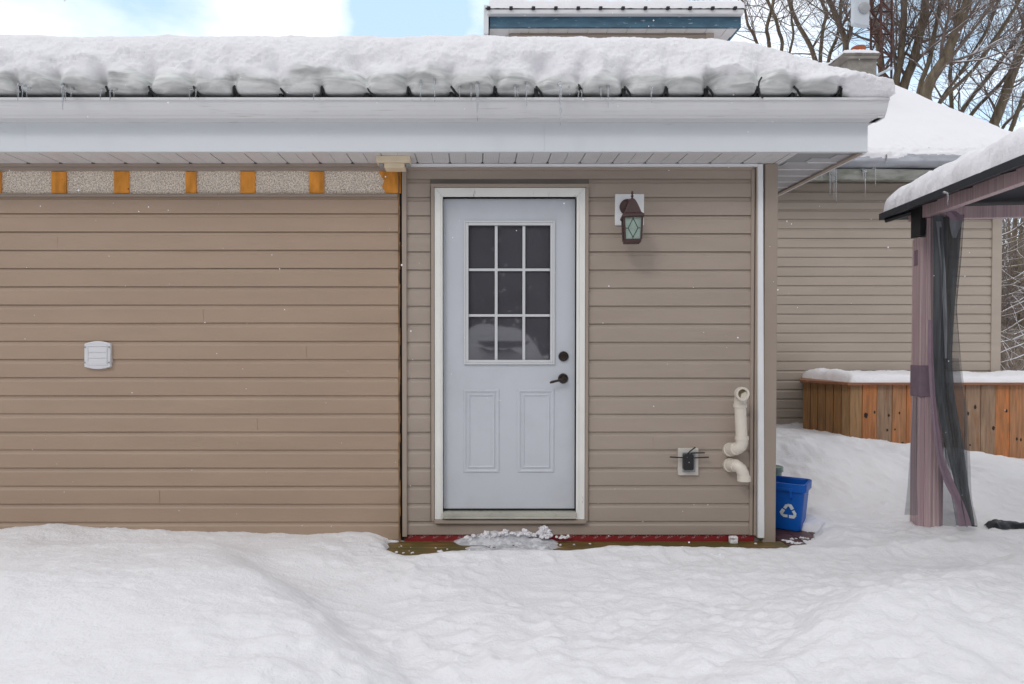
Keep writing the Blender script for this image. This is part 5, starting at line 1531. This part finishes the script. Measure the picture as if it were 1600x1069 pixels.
# ------------------------------------------------------------------ FALLING SNOW
mb = MB(); rr = random.Random(77)
for k in range(190):
    Y = rr.uniform(1.6, 4.0); p = P3(rr.uniform(0, 1600), rr.uniform(0, 900), Y); r_ = rr.uniform(.0011, .0030) * (1.5 if rr.random() < .06 else 1)
    vs = [(p.x + r_, p.y, p.z), (p.x - r_, p.y, p.z), (p.x, p.y + r_, p.z), (p.x, p.y - r_, p.z), (p.x, p.y, p.z + r_), (p.x, p.y, p.z - r_)]
    mb.add(vs, [(0, 2, 4), (2, 1, 4), (1, 3, 4), (3, 0, 4), (2, 0, 5), (1, 2, 5), (3, 1, 5), (0, 3, 5)])
o = mb.build('falling_snow', 'flake', smooth=True); tag(o, 'tiny snowflakes drifting down in front of the house', 'snowflakes', kind='stuff')

# ------------------------------------------------------------------ LIGHT
w = bpy.data.worlds.new('World'); SC.world = w; w.use_nodes = True
nt = w.node_tree; N = nt.nodes; L = nt.links
bg = N['Background']
sky = N.new('ShaderNodeTexSky'); sky.sky_type = 'NISHITA'; sky.sun_disc = False
SUN_EL, SUN_AZ = R(38), R(215)
sky.sun_elevation = SUN_EL; sky.sun_rotation = SUN_AZ
sky.air_density = 1.0; sky.dust_density = 1.5
tc = N.new('ShaderNodeTexCoord')
mp = N.new('ShaderNodeMapping'); mp.inputs['Scale'].default_value = (1.0, 1.0, 2.2); mp.inputs['Location'].default_value = (0.35, 0.2, 0.1)
L.new(tc.outputs['Generated'], mp.inputs['Vector'])
no = N.new('ShaderNodeTexNoise'); no.inputs['Scale'].default_value = 3.2; no.inputs['Detail'].default_value = 7; no.inputs['Roughness'].default_value = .55
L.new(mp.outputs[0], no.inputs['Vector'])
mr = N.new('ShaderNodeMapRange'); mr.inputs[1].default_value = .38; mr.inputs[2].default_value = .66
acc = no.outputs['Fac']
for (px_, py_, amt, c0) in ((455, 20, .20, .9955), (380, 30, .10, .998), (640, 20, -.20, .9955), (240, 20, -.10, .993), (100, 10, -.07, .992), (1225, 30, .16, .994), (1560, 60, -.08, .99), (1430, 40, -.08, .994)):
    d_ = Vector(((px_ - CX) / F, 1, (HOR - py_) / F)).normalized()
    dp = N.new('ShaderNodeVectorMath'); dp.operation = 'DOT_PRODUCT'; dp.inputs[1].default_value = d_
    nv_ = N.new('ShaderNodeVectorMath'); nv_.operation = 'NORMALIZE'; L.new(tc.outputs['Generated'], nv_.inputs[0]); L.new(nv_.outputs[0], dp.inputs[0])
    m2 = N.new('ShaderNodeMapRange'); m2.interpolation_type = 'SMOOTHSTEP'; m2.inputs[1].default_value = c0; m2.inputs[2].default_value = 1.0; m2.inputs[4].default_value = amt
    L.new(dp.outputs['Value'], m2.inputs[0])
    ad = N.new('ShaderNodeMath'); ad.operation = 'ADD'; L.new(acc, ad.inputs[0]); L.new(m2.outputs[0], ad.inputs[1]); acc = ad.outputs[0]
L.new(acc, mr.inputs[0])
scl = N.new('ShaderNodeVectorMath'); scl.operation = 'SCALE'; scl.inputs['Scale'].default_value = .12
L.new(sky.outputs[0], scl.inputs[0])
hz = N.new('ShaderNodeMix'); hz.data_type = 'RGBA'; hz.inputs[0].default_value = .62; hz.inputs[7].default_value = (.66, .88, 1.08, 1)
L.new(scl.outputs[0], hz.inputs[6])
mx = N.new('ShaderNodeMix'); mx.data_type = 'RGBA'
L.new(mr.outputs[0], mx.inputs[0]); L.new(hz.outputs[2], mx.inputs[6]); sxy = N.new('ShaderNodeSeparateXYZ'); L.new(tc.outputs['Generated'], sxy.inputs[0])
ym = N.new('ShaderNodeMath'); ym.operation = 'SUBTRACT'; L.new(sxy.outputs['Y'], ym.inputs[0]); L.new(sxy.outputs['Z'], ym.inputs[1])
cb = N.new('ShaderNodeMapRange'); cb.interpolation_type = 'SMOOTHSTEP'; cb.inputs[1].default_value = .1; cb.inputs[2].default_value = .6; cb.inputs[3].default_value = 0; cb.inputs[4].default_value = .62
L.new(ym.outputs[0], cb.inputs[0])
n2 = N.new('ShaderNodeTexNoise'); n2.inputs['Scale'].default_value = 5; n2.inputs['Detail'].default_value = 6; L.new(mp.outputs[0], n2.inputs['Vector'])
c3 = N.new('ShaderNodeMapRange'); c3.inputs[1].default_value = .3; c3.inputs[2].default_value = .7; c3.inputs[3].default_value = .88; c3.inputs[4].default_value = 1.1; L.new(n2.outputs['Fac'], c3.inputs[0])
zb_ = N.new('ShaderNodeMapRange'); zb_.inputs[1].default_value = 0; zb_.inputs[2].default_value = .8; zb_.inputs[3].default_value = .44; zb_.inputs[4].default_value = .80; L.new(sxy.outputs['Z'], zb_.inputs[0])
cs2 = N.new('ShaderNodeMath'); cs2.operation = 'ADD'; L.new(zb_.outputs[0], cs2.inputs[0]); L.new(cb.outputs[0], cs2.inputs[1])
ov = N.new('ShaderNodeMapRange'); ov.inputs[1].default_value = .35; ov.inputs[2].default_value = -.1; ov.inputs[3].default_value = 0; ov.inputs[4].default_value = .3; L.new(ym.outputs[0], ov.inputs[0])
oa = N.new('ShaderNodeMath'); oa.operation = 'ADD'; L.new(acc, oa.inputs[0]); L.new(ov.outputs[0], oa.inputs[1]); L.new(oa.outputs[0], mr.inputs[0])
cm = N.new('ShaderNodeMath'); cm.operation = 'MULTIPLY'; L.new(cs2.outputs[0], cm.inputs[0]); L.new(c3.outputs[0], cm.inputs[1])
cs_ = N.new('ShaderNodeVectorMath'); cs_.operation = 'SCALE'; cs_.inputs[0].default_value = (.96, .985, 1.035); L.new(cm.outputs[0], cs_.inputs['Scale'])
L.new(cs_.outputs[0], mx.inputs[7])
L.new(mx.outputs[2], bg.inputs['Color']); bg.inputs['Strength'].default_value = 1.0
sn = bpy.data.lights.new('sun', 'SUN'); sn.energy = .48; sn.angle = R(14); sn.color = (1, .975, .95)
so = bpy.data.objects.new('sun', sn); col.objects.link(so)
dv = Vector((math.sin(SUN_AZ) * math.cos(SUN_EL), math.cos(SUN_AZ) * math.cos(SUN_EL), math.sin(SUN_EL)))
so.rotation_euler = dv.to_track_quat('Z', 'Y').to_euler(); so.location = (0, 0, 20)

SC.view_settings.view_transform = 'Standard'; SC.view_settings.look = 'None'
SC.view_settings.exposure = 0.40; SC.view_settings.gamma = 1
SC.cycles.max_bounces = 8; SC.cycles.transparent_max_bounces = 16
SC.cycles.caustics_reflective = False; SC.cycles.caustics_refractive = False
